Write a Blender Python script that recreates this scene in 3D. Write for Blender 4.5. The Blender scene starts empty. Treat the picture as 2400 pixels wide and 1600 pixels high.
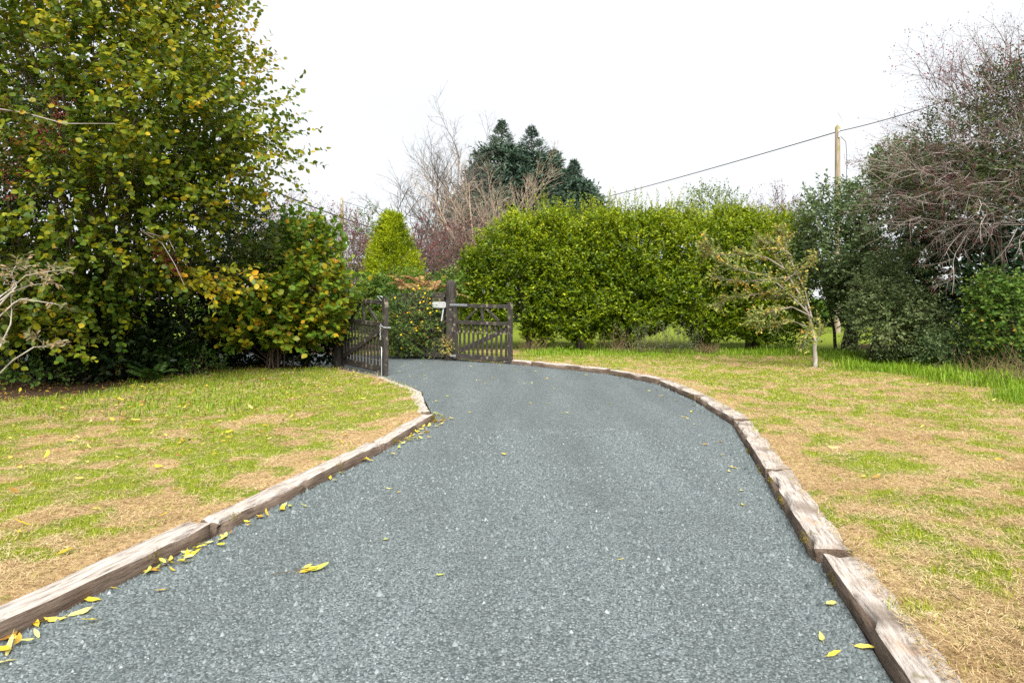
import bpy, math, random
import numpy as np
from mathutils import Vector, Matrix

# ------------------------------------------------------------------ camera, world, sun, exposure
S = bpy.context.scene
COL = S.collection
CAM_H, FPX, HOR = 1.43, 1600.0, 700.0          # eye height (m), focal length and horizon in photo pixels
cam_d = bpy.data.cameras.new('camera'); cam = bpy.data.objects.new('camera', cam_d); COL.objects.link(cam)
cam.location = (0, 0, CAM_H); cam.rotation_euler = (math.radians(90), 0, 0)
cam_d.sensor_width = 36; cam_d.lens = 24.0; cam_d.shift_y = -(800 - HOR) / 2400
cam_d.clip_start = 0.05; cam_d.clip_end = 2000
S.camera = cam
SUN_EL, SUN_AZ = math.radians(48), math.radians(172)   # azimuth clockwise from +Y
W = bpy.data.worlds.new('World'); S.world = W; W.use_nodes = True
wn, wl = W.node_tree.nodes, W.node_tree.links
bg = wn['Background']; bg.inputs['Strength'].default_value = 0.1
sky = wn.new('ShaderNodeTexSky'); sky.sky_type = 'NISHITA'; sky.sun_disc = False
sky.sun_elevation = SUN_EL; sky.sun_rotation = SUN_AZ
tc = wn.new('ShaderNodeTexCoord')
cn = wn.new('ShaderNodeTexNoise'); cn.inputs['Scale'].default_value = 1.6; cn.inputs['Detail'].default_value = 5
cr = wn.new('ShaderNodeValToRGB')
cr.color_ramp.elements[0].position = .3; cr.color_ramp.elements[0].color = (2.75, 2.86, 2.94, 1)
cr.color_ramp.elements[1].position = .7; cr.color_ramp.elements[1].color = (3.35, 3.38, 3.42, 1)
mx = wn.new('ShaderNodeMixRGB'); mx.inputs[0].default_value = 0.96     # a closed cloud layer, a little sky blue through it
wl.new(tc.outputs['Generated'], cn.inputs['Vector']); wl.new(cn.outputs[0], cr.inputs[0])
wl.new(sky.outputs[0], mx.inputs[1]); wl.new(cr.outputs[0], mx.inputs[2]); wl.new(mx.outputs[0], bg.inputs['Color'])
sd = bpy.data.lights.new('sun', 'SUN'); sd.energy = 3.4; sd.angle = math.radians(50); sd.color = (1, .97, .92)
sun = bpy.data.objects.new('sun', sd); COL.objects.link(sun); sun.location = (0, 0, 30)
sdir = Vector((math.sin(SUN_AZ) * math.cos(SUN_EL), math.cos(SUN_AZ) * math.cos(SUN_EL), math.sin(SUN_EL)))
sun.rotation_euler = sdir.to_track_quat('Z', 'Y').to_euler()
S.view_settings.view_transform = 'Standard'; S.view_settings.look = 'None'
S.view_settings.exposure = 1.7; S.view_settings.gamma = 1.0; S.view_settings.use_curve_mapping = False
S.render.engine = 'CYCLES'
S.cycles.max_bounces = 8; S.cycles.diffuse_bounces = 5; S.cycles.transmission_bounces = 3; S.cycles.glossy_bounces = 2
S.cycles.use_denoising = False

# ------------------------------------------------------------------ helpers
def pix(x, y, z):            # photo pixel + depth (m) -> world
    return np.array([(x - 1200) / FPX * z, z, CAM_H - (y - HOR) / FPX * z])
def gnd(x, y):               # photo pixel on the ground -> world
    z = FPX * CAM_H / (y - HOR)
    return np.array([(x - 1200) / FPX * z, z, 0.0])
def norm(v):
    return v / np.maximum(np.linalg.norm(v, axis=-1, keepdims=True), 1e-9)
def _hash(i, j, k, seed):
    h = (i * 374761393 + j * 668265263 + k * 2147483647 + seed * 974711) & 0xffffffff
    h = ((h ^ (h >> 13)) * 1274126177) & 0xffffffff
    return ((h ^ (h >> 16)) & 0xffff) / 65535.0
def vnoise(P, f=1.0, seed=0):          # value noise 0..1, P (N,3)
    P = np.asarray(P, float) * f
    I = np.floor(P).astype(np.int64); t = P - I; t = t * t * (3 - 2 * t)
    r = 0
    for a in (0, 1):
        for b in (0, 1):
            for c in (0, 1):
                w = (t[:, 0] if a else 1 - t[:, 0]) * (t[:, 1] if b else 1 - t[:, 1]) * (t[:, 2] if c else 1 - t[:, 2])
                r = r + w * _hash(I[:, 0] + a, I[:, 1] + b, I[:, 2] + c, seed)
    return r
def fbm(P, f=1.0, seed=0, o=3):
    s, a, tot = 0, 1.0, 0
    for k in range(o):
        s = s + a * vnoise(P, f * 2 ** k, seed + k * 17); tot += a; a *= .5
    return s / tot
def sstep(a, b, x):
    t = np.clip((x - a) / (b - a), 0, 1); return t * t * (3 - 2 * t)

class Geo:
    def __init__(s): s.V, s.F, s.T, s.n = [], [], [], 0
    def add(s, V, F, T=None):
        V = np.asarray(V, float).reshape(-1, 3); F = np.asarray(F, np.int64).reshape(-1, 3)
        s.V.append(V); s.F.append(F + s.n); s.n += len(V)
        s.T.append(np.zeros(len(F)) if T is None else np.broadcast_to(np.asarray(T, float), (len(F),)))
    def get(s): return np.concatenate(s.V), np.concatenate(s.F), np.concatenate(s.T)

def mesh_data(name, V, F, T=None, smooth=False):
    me = bpy.data.meshes.new(name)
    V = np.ascontiguousarray(V, np.float32); F = np.ascontiguousarray(F, np.int32)
    me.vertices.add(len(V)); me.vertices.foreach_set('co', V.ravel())
    me.loops.add(F.size); me.loops.foreach_set('vertex_index', F.ravel())
    me.polygons.add(len(F)); me.polygons.foreach_set('loop_start', np.arange(0, F.size, F.shape[1], dtype=np.int32))
    if T is not None:
        at = me.attributes.new('tint', 'FLOAT', 'FACE'); at.data.foreach_set('value', np.ascontiguousarray(T, np.float32))
    me.update(calc_edges=True)
    if smooth: me.polygons.foreach_set('use_smooth', np.ones(len(F), bool))
    return me
def link(name, me, mat=None, parent=None):
    o = bpy.data.objects.new(name, me); COL.objects.link(o)
    if mat is not None and me is not None and not me.materials: me.materials.append(mat)
    if parent is not None: o.parent = parent
    return o
def tag(o, label=None, cat=None, group=None, kind=None):
    if label: o['label'] = label
    if cat: o['category'] = cat
    if group: o['group'] = group
    if kind: o['kind'] = kind
    return o
def thing(name, label, cat, loc=(0, 0, 0), rotz=0, group=None):
    o = link(name, None); o.location = loc; o.rotation_euler = (0, 0, rotz); o.empty_display_size = .2
    return tag(o, label, cat, group)
def geo_obj(name, g, mat, parent=None, smooth=False, kind=None):
    V, F, T = g.get()
    if parent is not None: V = V - np.array(parent.location)
    o = link(name, mesh_data(name, V, F, T, smooth), mat, parent)
    if kind: o['kind'] = kind
    return o

# leaf templates: x along the leaf, y across, z up
LEAF = {
 'diamond': (np.array([[0, 0, 0], [.45, -.5, .10], [1, 0, -.10], [.45, .5, .10]]), np.array([[0, 1, 2], [0, 2, 3]])),
 'round': (np.array([[0, 0, 0], [.14, -.34, .05], [.52, -.5, .08], [.84, -.27, -.02], [1.02, 0, -.13], [.84, .27, -.02], [.52, .5, .08], [.14, .34, .05], [.5, 0, 0]]),
           np.array([[8, 0, 1], [8, 1, 2], [8, 2, 3], [8, 3, 4], [8, 4, 5], [8, 5, 6], [8, 6, 7], [8, 7, 0]])),
 'oval': (np.array([[0, 0, 0], [.3, -.45, .08], [.72, -.4, .05], [1, 0, -.08], [.72, .4, .05], [.3, .45, .08]]),
          np.array([[0, 1, 2], [0, 2, 3], [0, 3, 4], [0, 4, 5]])),
}
def leaf_frames(D, N):
    X = norm(D); Y = norm(np.cross(N, X)); Z = np.cross(X, Y); return X, Y, Z
def leaf_geo(g, P, D, N, L, Wd, T, kind):
    tv, tf = LEAF[kind]; n = len(P)
    X, Y, Z = leaf_frames(D, N)
    L = np.broadcast_to(L, (n,)); Wd = np.broadcast_to(Wd, (n,))
    V = P[:, None] + X[:, None] * (tv[None, :, 0:1] * L[:, None, None]) + Y[:, None] * (tv[None, :, 1:2] * Wd[:, None, None]) + Z[:, None] * (tv[None, :, 2:3] * L[:, None, None])
    F = tf[None] + (np.arange(n) * len(tv))[:, None, None]
    g.add(V.reshape(-1, 3), F.reshape(-1, 3), np.repeat(np.broadcast_to(T, (n,)), len(tf)))
def tubes(g, P, R, n=4, T=0.0):          # P (B,S,3), R (B,S)
    B, Sg, _ = P.shape
    Tn = norm(np.gradient(P, axis=1))
    ref = np.array([.37, .61, .23]); ref = ref / np.linalg.norm(ref)
    U = norm(np.cross(Tn, ref)); Vv = np.cross(Tn, U)
    a = np.arange(n) * 2 * math.pi / n
    ring = P[:, :, None] + R[:, :, None, None] * (U[:, :, None] * np.cos(a)[None, None, :, None] + Vv[:, :, None] * np.sin(a)[None, None, :, None])
    idx = np.arange(B * Sg * n).reshape(B, Sg, n)
    a0, a1 = idx[:, :-1], idx[:, 1:]
    b0, b1 = np.roll(a0, -1, 2), np.roll(a1, -1, 2)
    F = np.concatenate([np.stack([a0, b0, b1], -1).reshape(-1, 3), np.stack([a0, b1, a1], -1).reshape(-1, 3)])
    g.add(ring.reshape(-1, 3), F, T)
def curves(rng, A, D, ln, nseg=5, jit=.15, up=0.0):     # B random polylines, up = bend per segment in z
    B = len(A); P = [A]; d = norm(D)
    for k in range(nseg):
        d = norm(d + rng.normal(0, jit, (B, 3)) + np.array([0, 0, up]))
        P.append(P[-1] + d * (ln / nseg)[:, None])
    return np.stack(P, 1)
def at(P, t):               # point and direction at fraction t (B,K) along polylines P (B,S,3)
    B, Sg, _ = P.shape
    f = t * (Sg - 1); i = np.clip(np.floor(f).astype(int), 0, Sg - 2); w = (f - i)[..., None]
    b = np.arange(B)[:, None]
    p0, p1 = P[b, i], P[b, i + 1]
    return p0 * (1 - w) + p1 * w, norm(p1 - p0)
def grow(rng, A, D, ln, rad, specs, rmin=.0025):
    """specs per level: (nseg, jitter, up, children, angle, length ratio, radius ratio, tmin); returns [(P,R)...]"""
    out = []
    for li, (ns, jit, up, kids, ang, lr, rr, tmin) in enumerate(specs):
        P = curves(rng, A, D, ln, ns, jit, up)
        tt = np.linspace(0, 1, ns + 1)
        R = rad[:, None] * (1 - .8 * tt)[None]
        out.append((P, R))
        if kids == 0: break
        B = len(A)
        t = np.sort(rng.uniform(tmin, 1.0, (B, kids)), 1)
        p, d = at(P, t)
        rv = norm(np.cross(d, rng.normal(0, 1, d.shape)))
        an = np.radians(rng.uniform(ang * .65, ang * 1.3, (B, kids, 1)))
        nd = d * np.cos(an) + rv * np.sin(an)
        A = p.reshape(-1, 3); D = nd.reshape(-1, 3)
        ln = (np.repeat(ln, kids) * lr * rng.uniform(.6, 1.25, B * kids) * (1.15 - .55 * t.reshape(-1)))
        rad = np.maximum(np.repeat(rad, kids) * rr * (1.1 - .5 * t.reshape(-1)), rmin)
    return out
def shell(rng, n, E, lo=.55, amp=.18, freq=2.2, seed=1, zmin=None):
    """n points in a union of lumpy ellipsoids E=[(centre, radii)], denser to the outside; returns points, outward normals"""
    vol = np.array([abs(r[0] * r[2]) ** .9 for c, r in E]); cnt = (n * vol / vol.sum()).astype(int)
    Ps, Ns = [], []
    for (c, r), m in zip(E, cnt):
        d = norm(rng.normal(0, 1, (m, 3)))
        f = lo + (1 - lo) * rng.uniform(0, 1, m) ** .6
        lump = 1 + amp * 2 * (fbm(d * np.array(r) + np.array(c), freq, seed, 2) - .5)
        Ps.append(np.array(c) + d * np.array(r) * (f * lump)[:, None]); Ns.append(norm(d / np.array(r)))
    P, N = np.concatenate(Ps), np.concatenate(Ns)
    if zmin is not None:
        k = P[:, 2] > zmin; P, N = P[k], N[k]
    return P, N
def sprigs(rng, gl, gt, A, D, ln, m, L, Wd, kind, flat=.8, droop=-.05, tw=.004, spread=1.0, tcent=None, tvar=.22, jit=.14, lvar=.25, collect=None, tmin=.12, face=.55, twstep=1):
    """leafy twigs: gl gets the leaves, gt the twig tubes; leaf normals lean up by flat"""
    B = len(A)
    ln = np.broadcast_to(ln, (B,)) * rng.uniform(.65, 1.3, B)
    P = curves(rng, A, D, ln, 4, jit, droop); D_o = norm(norm(D) * np.array([1, 1, .3]))
    if gt is not None:
        Pt = P[::twstep]; tubes(gt, Pt[:, ::2], np.linspace(tw, tw * .4, 3)[None].repeat(len(Pt), 0), 3)
    t = np.linspace(tmin, 1, m)[None] + rng.uniform(-.05, .05, (B, m)); t = np.clip(t, 0, 1)
    p, d = at(P, t)
    side = norm(np.cross(d, np.array([0, 0, 1.0]) + rng.normal(0, .5, (B, 1, 3))))
    sg = np.where(np.arange(m) % 2 == 0, 1, -1)[None, :, None]
    ld = norm(d * .7 + side * sg * spread * rng.uniform(.5, 1.2, (B, m, 1)) + rng.normal(0, .28, (B, m, 3)))
    nn = norm(np.array([0, 0, flat]) + D_o[:, None] * face + rng.normal(0, .42, (B, m, 3)))
    base = (.5 if tcent is None else np.asarray(tcent).reshape(-1, 1))
    T = np.clip(base + rng.normal(0, tvar, (B, m)) + rng.normal(0, tvar * .5, (B, 1)), 0, 1)
    Ls = L * rng.uniform(1 - lvar, 1 + lvar, (B, m)).ravel(); Ws = Ls * (Wd / L) * rng.uniform(.85, 1.15, B * m)
    args = (p.reshape(-1, 3), ld.reshape(-1, 3), nn.reshape(-1, 3), Ls, Ws, T.ravel())
    if collect is not None: collect.append(args)
    else: leaf_geo(gl, *args, kind)

# ------------------------------------------------------------------ materials
def newmat(name):
    m = bpy.data.materials.new(name); m.use_nodes = True
    return m, m.node_tree.nodes, m.node_tree.links, m.node_tree.nodes['Principled BSDF']
def ramp(nodes, stops):
    r = nodes.new('ShaderNodeValToRGB'); e = r.color_ramp.elements
    while len(e) < len(stops): e.new(.5)
    for k, (p, c) in enumerate(stops): e[k].position = p; e[k].color = (*c, 1)
    return r
def leaf_mat(name, stops, trans=.32, rough=.5, spec=.22, src='tint'):
    m, n, l, b = newmat(name)
    if src == 'tint':
        a = n.new('ShaderNodeAttribute'); a.attribute_name = 'tint'; fac = a.outputs['Fac']
    else:
        a = n.new('ShaderNodeObjectInfo'); fac = a.outputs['Random']
    r = ramp(n, stops); l.new(fac, r.inputs[0])
    nz = n.new('ShaderNodeTexNoise'); nz.inputs['Scale'].default_value = 40
    tcn = n.new('ShaderNodeTexCoord'); l.new(tcn.outputs['Object'], nz.inputs['Vector'])
    hv = n.new('ShaderNodeHueSaturation'); mr = n.new('ShaderNodeMapRange'); mr.inputs[3].default_value = .8; mr.inputs[4].default_value = 1.2
    l.new(nz.outputs[0], mr.inputs[0]); l.new(mr.outputs[0], hv.inputs['Value']); l.new(r.outputs[0], hv.inputs['Color'])
    l.new(hv.outputs[0], b.inputs['Base Color'])
    b.inputs['Roughness'].default_value = rough; b.inputs['Specular IOR Level'].default_value = spec
    if trans > 0:
        t = n.new('ShaderNodeBsdfTranslucent'); mxs = n.new('ShaderNodeMixShader'); mxs.inputs[0].default_value = trans
        l.new(hv.outputs[0], t.inputs['Color'])
        l.new(b.outputs[0], mxs.inputs[1]); l.new(t.outputs[0], mxs.inputs[2]); l.new(mxs.outputs[0], n['Material Output'].inputs['Surface'])
    return m
def noise_mat(name, stops, scale=(1, 1, 1), detail=6, rough=.85, bump=.3, bdist=.01, nscale=8.0, extra=None):
    m, n, l, b = newmat(name)
    tcn = n.new('ShaderNodeTexCoord'); mp = n.new('ShaderNodeMapping'); mp.inputs['Scale'].default_value = scale
    l.new(tcn.outputs['Object'], mp.inputs['Vector'])
    nz = n.new('ShaderNodeTexNoise'); nz.inputs['Scale'].default_value = nscale; nz.inputs['Detail'].default_value = detail; nz.inputs['Roughness'].default_value = .65
    l.new(mp.outputs[0], nz.inputs['Vector'])
    r = ramp(n, stops); l.new(nz.outputs[0], r.inputs[0])
    out = r.outputs[0]
    if extra:          # (scale, lo, hi, colour): patches of lichen, moss, stain
        for (sc, lo, hi, colr) in extra:
            n2 = n.new('ShaderNodeTexNoise'); n2.inputs['Scale'].default_value = sc; n2.inputs['Detail'].default_value = 4
            l.new(tcn.outputs['Object'], n2.inputs['Vector'])
            mr = n.new('ShaderNodeMapRange'); mr.inputs[1].default_value = lo; mr.inputs[2].default_value = hi; mr.clamp = True
            l.new(n2.outputs[0], mr.inputs[0])
            mm = n.new('ShaderNodeMixRGB'); l.new(mr.outputs[0], mm.inputs[0]); l.new(out, mm.inputs[1]); mm.inputs[2].default_value = (*colr, 1)
            out = mm.outputs[0]
    l.new(out, b.inputs['Base Color'])
    b.inputs['Roughness'].default_value = rough; b.inputs['Specular IOR Level'].default_value = .25
    bp = n.new('ShaderNodeBump'); bp.inputs['Strength'].default_value = bump; bp.inputs['Distance'].default_value = bdist
    l.new(nz.outputs[0], bp.inputs['Height']); l.new(bp.outputs[0], b.inputs['Normal'])
    return m
M = {}
M['hazel'] = leaf_mat('hazel_leaf', [(0, (.04, .085, .006)), (.35, (.11, .15, .008)), (.6, (.25, .245, .010)), (.82, (.44, .32, .012)), (1, (.52, .25, .012))], .42)
M['hazel_shrub'] = leaf_mat('hazel_shrub_leaf', [(0, (.065, .145, .014)), (.4, (.14, .23, .018)), (.65, (.26, .29, .018)), (.85, (.46, .29, .012)), (1, (.48, .20, .012))], .42)
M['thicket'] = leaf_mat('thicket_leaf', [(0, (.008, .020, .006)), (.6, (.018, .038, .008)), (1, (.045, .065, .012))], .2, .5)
M['hawthorn'] = leaf_mat('hawthorn_leaf', [(0, (.025, .05, .012)), (.5, (.05, .085, .02)), (.8, (.11, .12, .025)), (1, (.18, .10, .03))], .25)
M['berry'] = leaf_mat('berry', [(0, (.10, .008, .012)), (1, (.22, .015, .02))], 0, .35, .5)
M['darkberry'] = leaf_mat('dark_berry', [(0, (.09, .02, .026)), (1, (.22, .05, .06))], 0, .5, .3)
M['hedge'] = leaf_mat('hedge_leaf', [(0, (.028, .068, .004)), (.4, (.125, .19, .005)), (.75, (.28, .335, .010)), (1, (.46, .49, .03))], .45, .4, .25)
M['brown'] = leaf_mat('brown_thicket_leaf', [(0, (.035, .026, .02)), (.5, (.075, .055, .038)), (1, (.13, .085, .06))], .2)
M['gold'] = leaf_mat('golden_cypress_foliage', [(0, (.08, .13, .003)), (.45, (.28, .35, .006)), (1, (.48, .53, .014))], .4, .6, .2)
M['spruce'] = leaf_mat('spruce_needle', [(0, (.020, .042, .028)), (.6, (.052, .090, .058)), (1, (.11, .155, .095))], .12, .6, .25)
M['privet'] = leaf_mat('privet_leaf', [(0, (.045, .085, .026)), (.6, (.125, .175, .062)), (1, (.28, .32, .14))], .38, .4, .3)
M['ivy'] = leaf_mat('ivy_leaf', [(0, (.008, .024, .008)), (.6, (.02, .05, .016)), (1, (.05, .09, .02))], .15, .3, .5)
M['bramble'] = leaf_mat('bramble_leaf', [(0, (.035, .085, .012)), (.6, (.10, .18, .022)), (.9, (.19, .21, .03)), (1, (.30, .18, .02))], .36)
M['hyper'] = leaf_mat('flower_bush_leaf', [(0, (.03, .07, .014)), (.6, (.09, .15, .026)), (.9, (.19, .20, .04)), (1, (.26, .12, .02))], .34)
M['petal'] = leaf_mat('yellow_petal', [(0, (.70, .36, .006)), (1, (.80, .55, .01))], .2)
M['apple'] = leaf_mat('sapling_leaf', [(0, (.07, .12, .02)), (.5, (.20, .24, .06)), (.8, (.42, .36, .09)), (1, (.58, .30, .04))], .36)
M['pale'] = leaf_mat('pale_shrub_leaf', [(0, (.08, .11, .03)), (.5, (.19, .17, .08)), (1, (.34, .22, .14))], .3)
M['fern'] = leaf_mat('fern_frond', [(0, (.02, .06, .010)), (1, (.06, .12, .02))], .3)
M['deadfern'] = leaf_mat('dead_bracken', [(0, (.16, .075, .03)), (.6, (.30, .16, .07)), (1, (.36, .30, .08))], .3)
M['drystalk'] = leaf_mat('dry_stalk', [(0, (.10, .07, .035)), (1, (.30, .21, .11))], .15)
M['weed'] = leaf_mat('weed_leaf', [(0, (.06, .14, .012)), (1, (.16, .28, .02))], .35)
M['silver'] = leaf_mat('silver_weed', [(0, (.06, .09, .05)), (1, (.17, .20, .14))], .2)
M['longgrass'] = leaf_mat('long_grass', [(0, (.07, .15, .008)), (.6, (.17, .29, .012)), (1, (.32, .40, .05))], .42)
M['grass'] = leaf_mat('mown_grass', [(0, (.15, .08, .038)), (.12, (.32, .21, .10)), (.32, (.47, .365, .195)), (.49, (.56, .47, .28)), (.51, (.11, .155, .008)), (.75, (.25, .285, .012)), (1, (.44, .42, .07))], .3, .6, .2)
M['litter'] = leaf_mat('leaf_litter', [(0, (.09, .04, .018)), (.5, (.24, .12, .035)), (.8, (.42, .30, .03)), (1, (.45, .38, .10))], .2)
M['fallen'] = leaf_mat('fallen_leaf', [(0, (.22, .10, .03)), (.12, (.48, .30, .03)), (.3, (.55, .44, .03)), (.6, (.58, .51, .10)), (.8, (.54, .50, .20)), (1, (.32, .38, .05))], .25, .5, .35, 'obj')
M['hazel_one'] = leaf_mat('hazel_single_leaf', [(0, (.05, .10, .008)), (.45, (.13, .18, .010)), (.8, (.26, .25, .012)), (1, (.44, .28, .012))], .4, .5, .35, 'obj')
M['bark'] = noise_mat('bark', [(.3, (.03, .024, .018)), (.7, (.12, .095, .07))], (1, 1, .25), nscale=14)
M['hazelbark'] = noise_mat('hazel_bark', [(.3, (.06, .04, .028)), (.7, (.16, .12, .09))], (1, 1, .3), nscale=14)
M['palebark'] = noise_mat('pale_bark', [(.3, (.20, .17, .14)), (.7, (.42, .38, .33))], (1, 1, .4), nscale=10)
M['greytwig'] = noise_mat('grey_twig', [(.3, (.15, .12, .105)), (.7, (.32, .28, .25))], nscale=6)
M['darktwig'] = noise_mat('dark_twig', [(.3, (.06, .05, .045)), (.7, (.15, .13, .115))], nscale=6)
M['tantwig'] = noise_mat('tan_twig', [(.3, (.22, .16, .11)), (.7, (.38, .30, .23))], nscale=6)
M['redtwig'] = noise_mat('red_twig', [(.3, (.06, .036, .034)), (.7, (.16, .105, .095))], nscale=3)
M['gatewood'] = noise_mat('weathered_gate_wood', [(.32, (.013, .011, .009)), (.55, (.038, .033, .028)), (.75, (.10, .088, .077))], (1.5, 22, 22), nscale=3.2, bump=.5, bdist=.004, rough=.8,
                          extra=[(9, .60, .72, (.20, .17, .13)), (4, .62, .8, (.07, .075, .03))])
M['sleeper'] = noise_mat('weathered_sleeper_wood', [(.28, (.055, .042, .034)), (.38, (.21, .18, .155)), (.52, (.36, .32, .285)), (.76, (.47, .43, .40))], (2.0, 19, 19), nscale=3.0, detail=10, bump=1.0, bdist=.014, rough=.9,
                         extra=[(3.2, .62, .85, (.34, .22, .14)), (6, .66, .78, (.10, .085, .018)), (2.1, .55, .75, (.16, .125, .10))])
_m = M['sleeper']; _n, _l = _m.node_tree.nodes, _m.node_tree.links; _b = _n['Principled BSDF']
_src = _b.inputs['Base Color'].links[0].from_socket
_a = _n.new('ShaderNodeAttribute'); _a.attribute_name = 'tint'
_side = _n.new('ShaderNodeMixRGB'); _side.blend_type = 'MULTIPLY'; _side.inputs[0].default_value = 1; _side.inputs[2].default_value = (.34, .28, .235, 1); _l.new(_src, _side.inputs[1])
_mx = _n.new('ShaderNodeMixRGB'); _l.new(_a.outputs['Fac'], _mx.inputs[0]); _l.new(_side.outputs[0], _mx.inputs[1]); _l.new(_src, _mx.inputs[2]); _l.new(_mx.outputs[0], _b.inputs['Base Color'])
M['pole'] = noise_mat('pole_wood', [(.3, (.15, .11, .07)), (.7, (.36, .30, .22))], (10, 10, .6), nscale=2.5, extra=[(1.6, .5, .65, (.17, .17, .04))])
def plain(name, c, rough=.5, metal=0.0):
    m, n, l, b = newmat(name); b.inputs['Base Color'].default_value = (*c, 1); b.inputs['Roughness'].default_value = rough; b.inputs['Metallic'].default_value = metal
    nz = n.new('ShaderNodeTexNoise'); nz.inputs['Scale'].default_value = 30; nz.inputs['Detail'].default_value = 5
    mr = n.new('ShaderNodeMapRange'); mr.inputs[3].default_value = max(.05, rough - .15); mr.inputs[4].default_value = min(1, rough + .2)
    l.new(nz.outputs[0], mr.inputs[0]); l.new(mr.outputs[0], b.inputs['Roughness'])
    return m
M['steel'] = plain('galvanised_steel', (.52, .54, .56), .45, .8)
M['cable'] = plain('cable_rubber', (.03, .03, .032), .6)
M['signwhite'] = plain('sign_white', (.32, .33, .325), .5)
M['signink'] = plain('sign_ink', (.30, .31, .30), .6)
M['stone'] = leaf_mat('road_stone', [(0, (.030, .040, .041)), (.35, (.078, .096, .098)), (.75, (.135, .160, .163)), (.93, (.20, .222, .227)), (1, (.32, .335, .345))], 0, .7, .3)

# ground: thatch, green and bare earth, from the attribute 'green' laid on the sheet
m, n, l, b = newmat('ground'); M['ground'] = m
a = n.new('ShaderNodeAttribute'); a.attribute_name = 'green'
tcn = n.new('ShaderNodeTexCoord')
nf = n.new('ShaderNodeTexNoise'); nf.inputs['Scale'].default_value = 34; nf.inputs['Detail'].default_value = 8; nf.inputs['Roughness'].default_value = .75; l.new(tcn.outputs['Object'], nf.inputs['Vector'])
dry = ramp(n, [(.30, (.07, .036, .018)), (.42, (.21, .125, .058)), (.55, (.36, .255, .13)), (.75, (.46, .36, .20))]); l.new(nf.outputs[0], dry.inputs[0])
grn = ramp(n, [(.28, (.03, .045, .008)), (.5, (.12, .16, .014)), (.8, (.26, .30, .03))]); l.new(nf.outputs[0], grn.inputs[0])
nn_ = n.new('ShaderNodeTexNoise'); nn_.inputs['Scale'].default_value = 9; nn_.inputs['Detail'].default_value = 6; l.new(tcn.outputs['Object'], nn_.inputs['Vector'])
ad = n.new('ShaderNodeMath'); ad.operation = 'ADD'; l.new(a.outputs['Fac'], ad.inputs[0]); l.new(nn_.outputs[0], ad.inputs[1])
mr = n.new('ShaderNodeMapRange'); mr.inputs[1].default_value = .85; mr.inputs[2].default_value = 1.15; l.new(ad.outputs[0], mr.inputs[0])
mm = n.new('ShaderNodeMixRGB'); l.new(mr.outputs[0], mm.inputs[0]); l.new(dry.outputs[0], mm.inputs[1]); l.new(grn.outputs[0], mm.inputs[2])
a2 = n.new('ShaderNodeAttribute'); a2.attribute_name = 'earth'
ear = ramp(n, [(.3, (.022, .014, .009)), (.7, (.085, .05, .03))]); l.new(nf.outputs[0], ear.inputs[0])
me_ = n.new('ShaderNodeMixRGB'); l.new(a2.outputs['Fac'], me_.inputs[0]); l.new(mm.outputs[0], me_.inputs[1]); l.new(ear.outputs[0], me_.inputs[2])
l.new(me_.outputs[0], b.inputs['Base Color']); b.inputs['Roughness'].default_value = .95; b.inputs['Specular IOR Level'].default_value = .1
bp = n.new('ShaderNodeBump'); bp.inputs['Strength'].default_value = .8; bp.inputs['Distance'].default_value = .02; l.new(nf.outputs[0], bp.inputs['Height']); l.new(bp.outputs[0], b.inputs['Normal'])

# driveway: surface-dressed chippings
m, n, l, b = newmat('driveway_chippings'); M['road'] = m
tcn = n.new('ShaderNodeTexCoord')
def vor(sc):
    v = n.new('ShaderNodeTexVoronoi'); v.inputs['Scale'].default_value = sc; l.new(tcn.outputs['Object'], v.inputs['Vector']); return v
v1, v2 = vor(85), vor(160)
sp = n.new('ShaderNodeSeparateColor'); l.new(v1.outputs['Color'], sp.inputs[0])
sp2 = n.new('ShaderNodeSeparateColor'); l.new(v2.outputs['Color'], sp2.inputs[0])
r1 = ramp(n, [(0, (.062, .078, .079)), (.5, (.108, .130, .132)), (.85, (.155, .180, .183)), (1, (.27, .29, .30))]); l.new(sp.outputs[0], r1.inputs[0])
r2 = ramp(n, [(0, (.045, .058, .059)), (.6, (.098, .119, .121)), (1, (.19, .212, .216))]); l.new(sp2.outputs[1], r2.inputs[0])
ms = n.new('ShaderNodeMixRGB'); ms.inputs[0].default_value = .35; l.new(r1.outputs[0], ms.inputs[1]); l.new(r2.outputs[0], ms.inputs[2])
bmap = n.new('ShaderNodeMapping'); bmap.inputs['Scale'].default_value = (1.7, .22, 1); l.new(tcn.outputs['Object'], bmap.inputs['Vector'])
big = n.new('ShaderNodeTexNoise'); big.inputs['Scale'].default_value = 1.1; big.inputs['Detail'].default_value = 6; l.new(bmap.outputs[0], big.inputs['Vector'])
mrb = n.new('ShaderNodeMapRange'); mrb.inputs[1].default_value = .3; mrb.inputs[2].default_value = .7; mrb.inputs[3].default_value = .74; mrb.inputs[4].default_value = 1.16; l.new(big.outputs[0], mrb.inputs[0])
hv = n.new('ShaderNodeHueSaturation'); l.new(ms.outputs[0], hv.inputs['Color']); l.new(mrb.outputs[0], hv.inputs['Value'])
gap = n.new('ShaderNodeMapRange'); gap.inputs[1].default_value = .42; gap.inputs[2].default_value = .75; l.new(v1.outputs['Distance'], gap.inputs[0])
gm = n.new('ShaderNodeMixRGB'); l.new(gap.outputs[0], gm.inputs[0]); l.new(hv.outputs[0], gm.inputs[1]); gm.inputs[2].default_value = (.040, .050, .051, 1)
l.new(gm.outputs[0], b.inputs['Base Color']); b.inputs['Roughness'].default_value = .78; b.inputs['Specular IOR Level'].default_value = .35
inv = n.new('ShaderNodeMath'); inv.operation = 'SUBTRACT'; inv.inputs[0].default_value = 1; l.new(v1.outputs['Distance'], inv.inputs[1])
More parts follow.
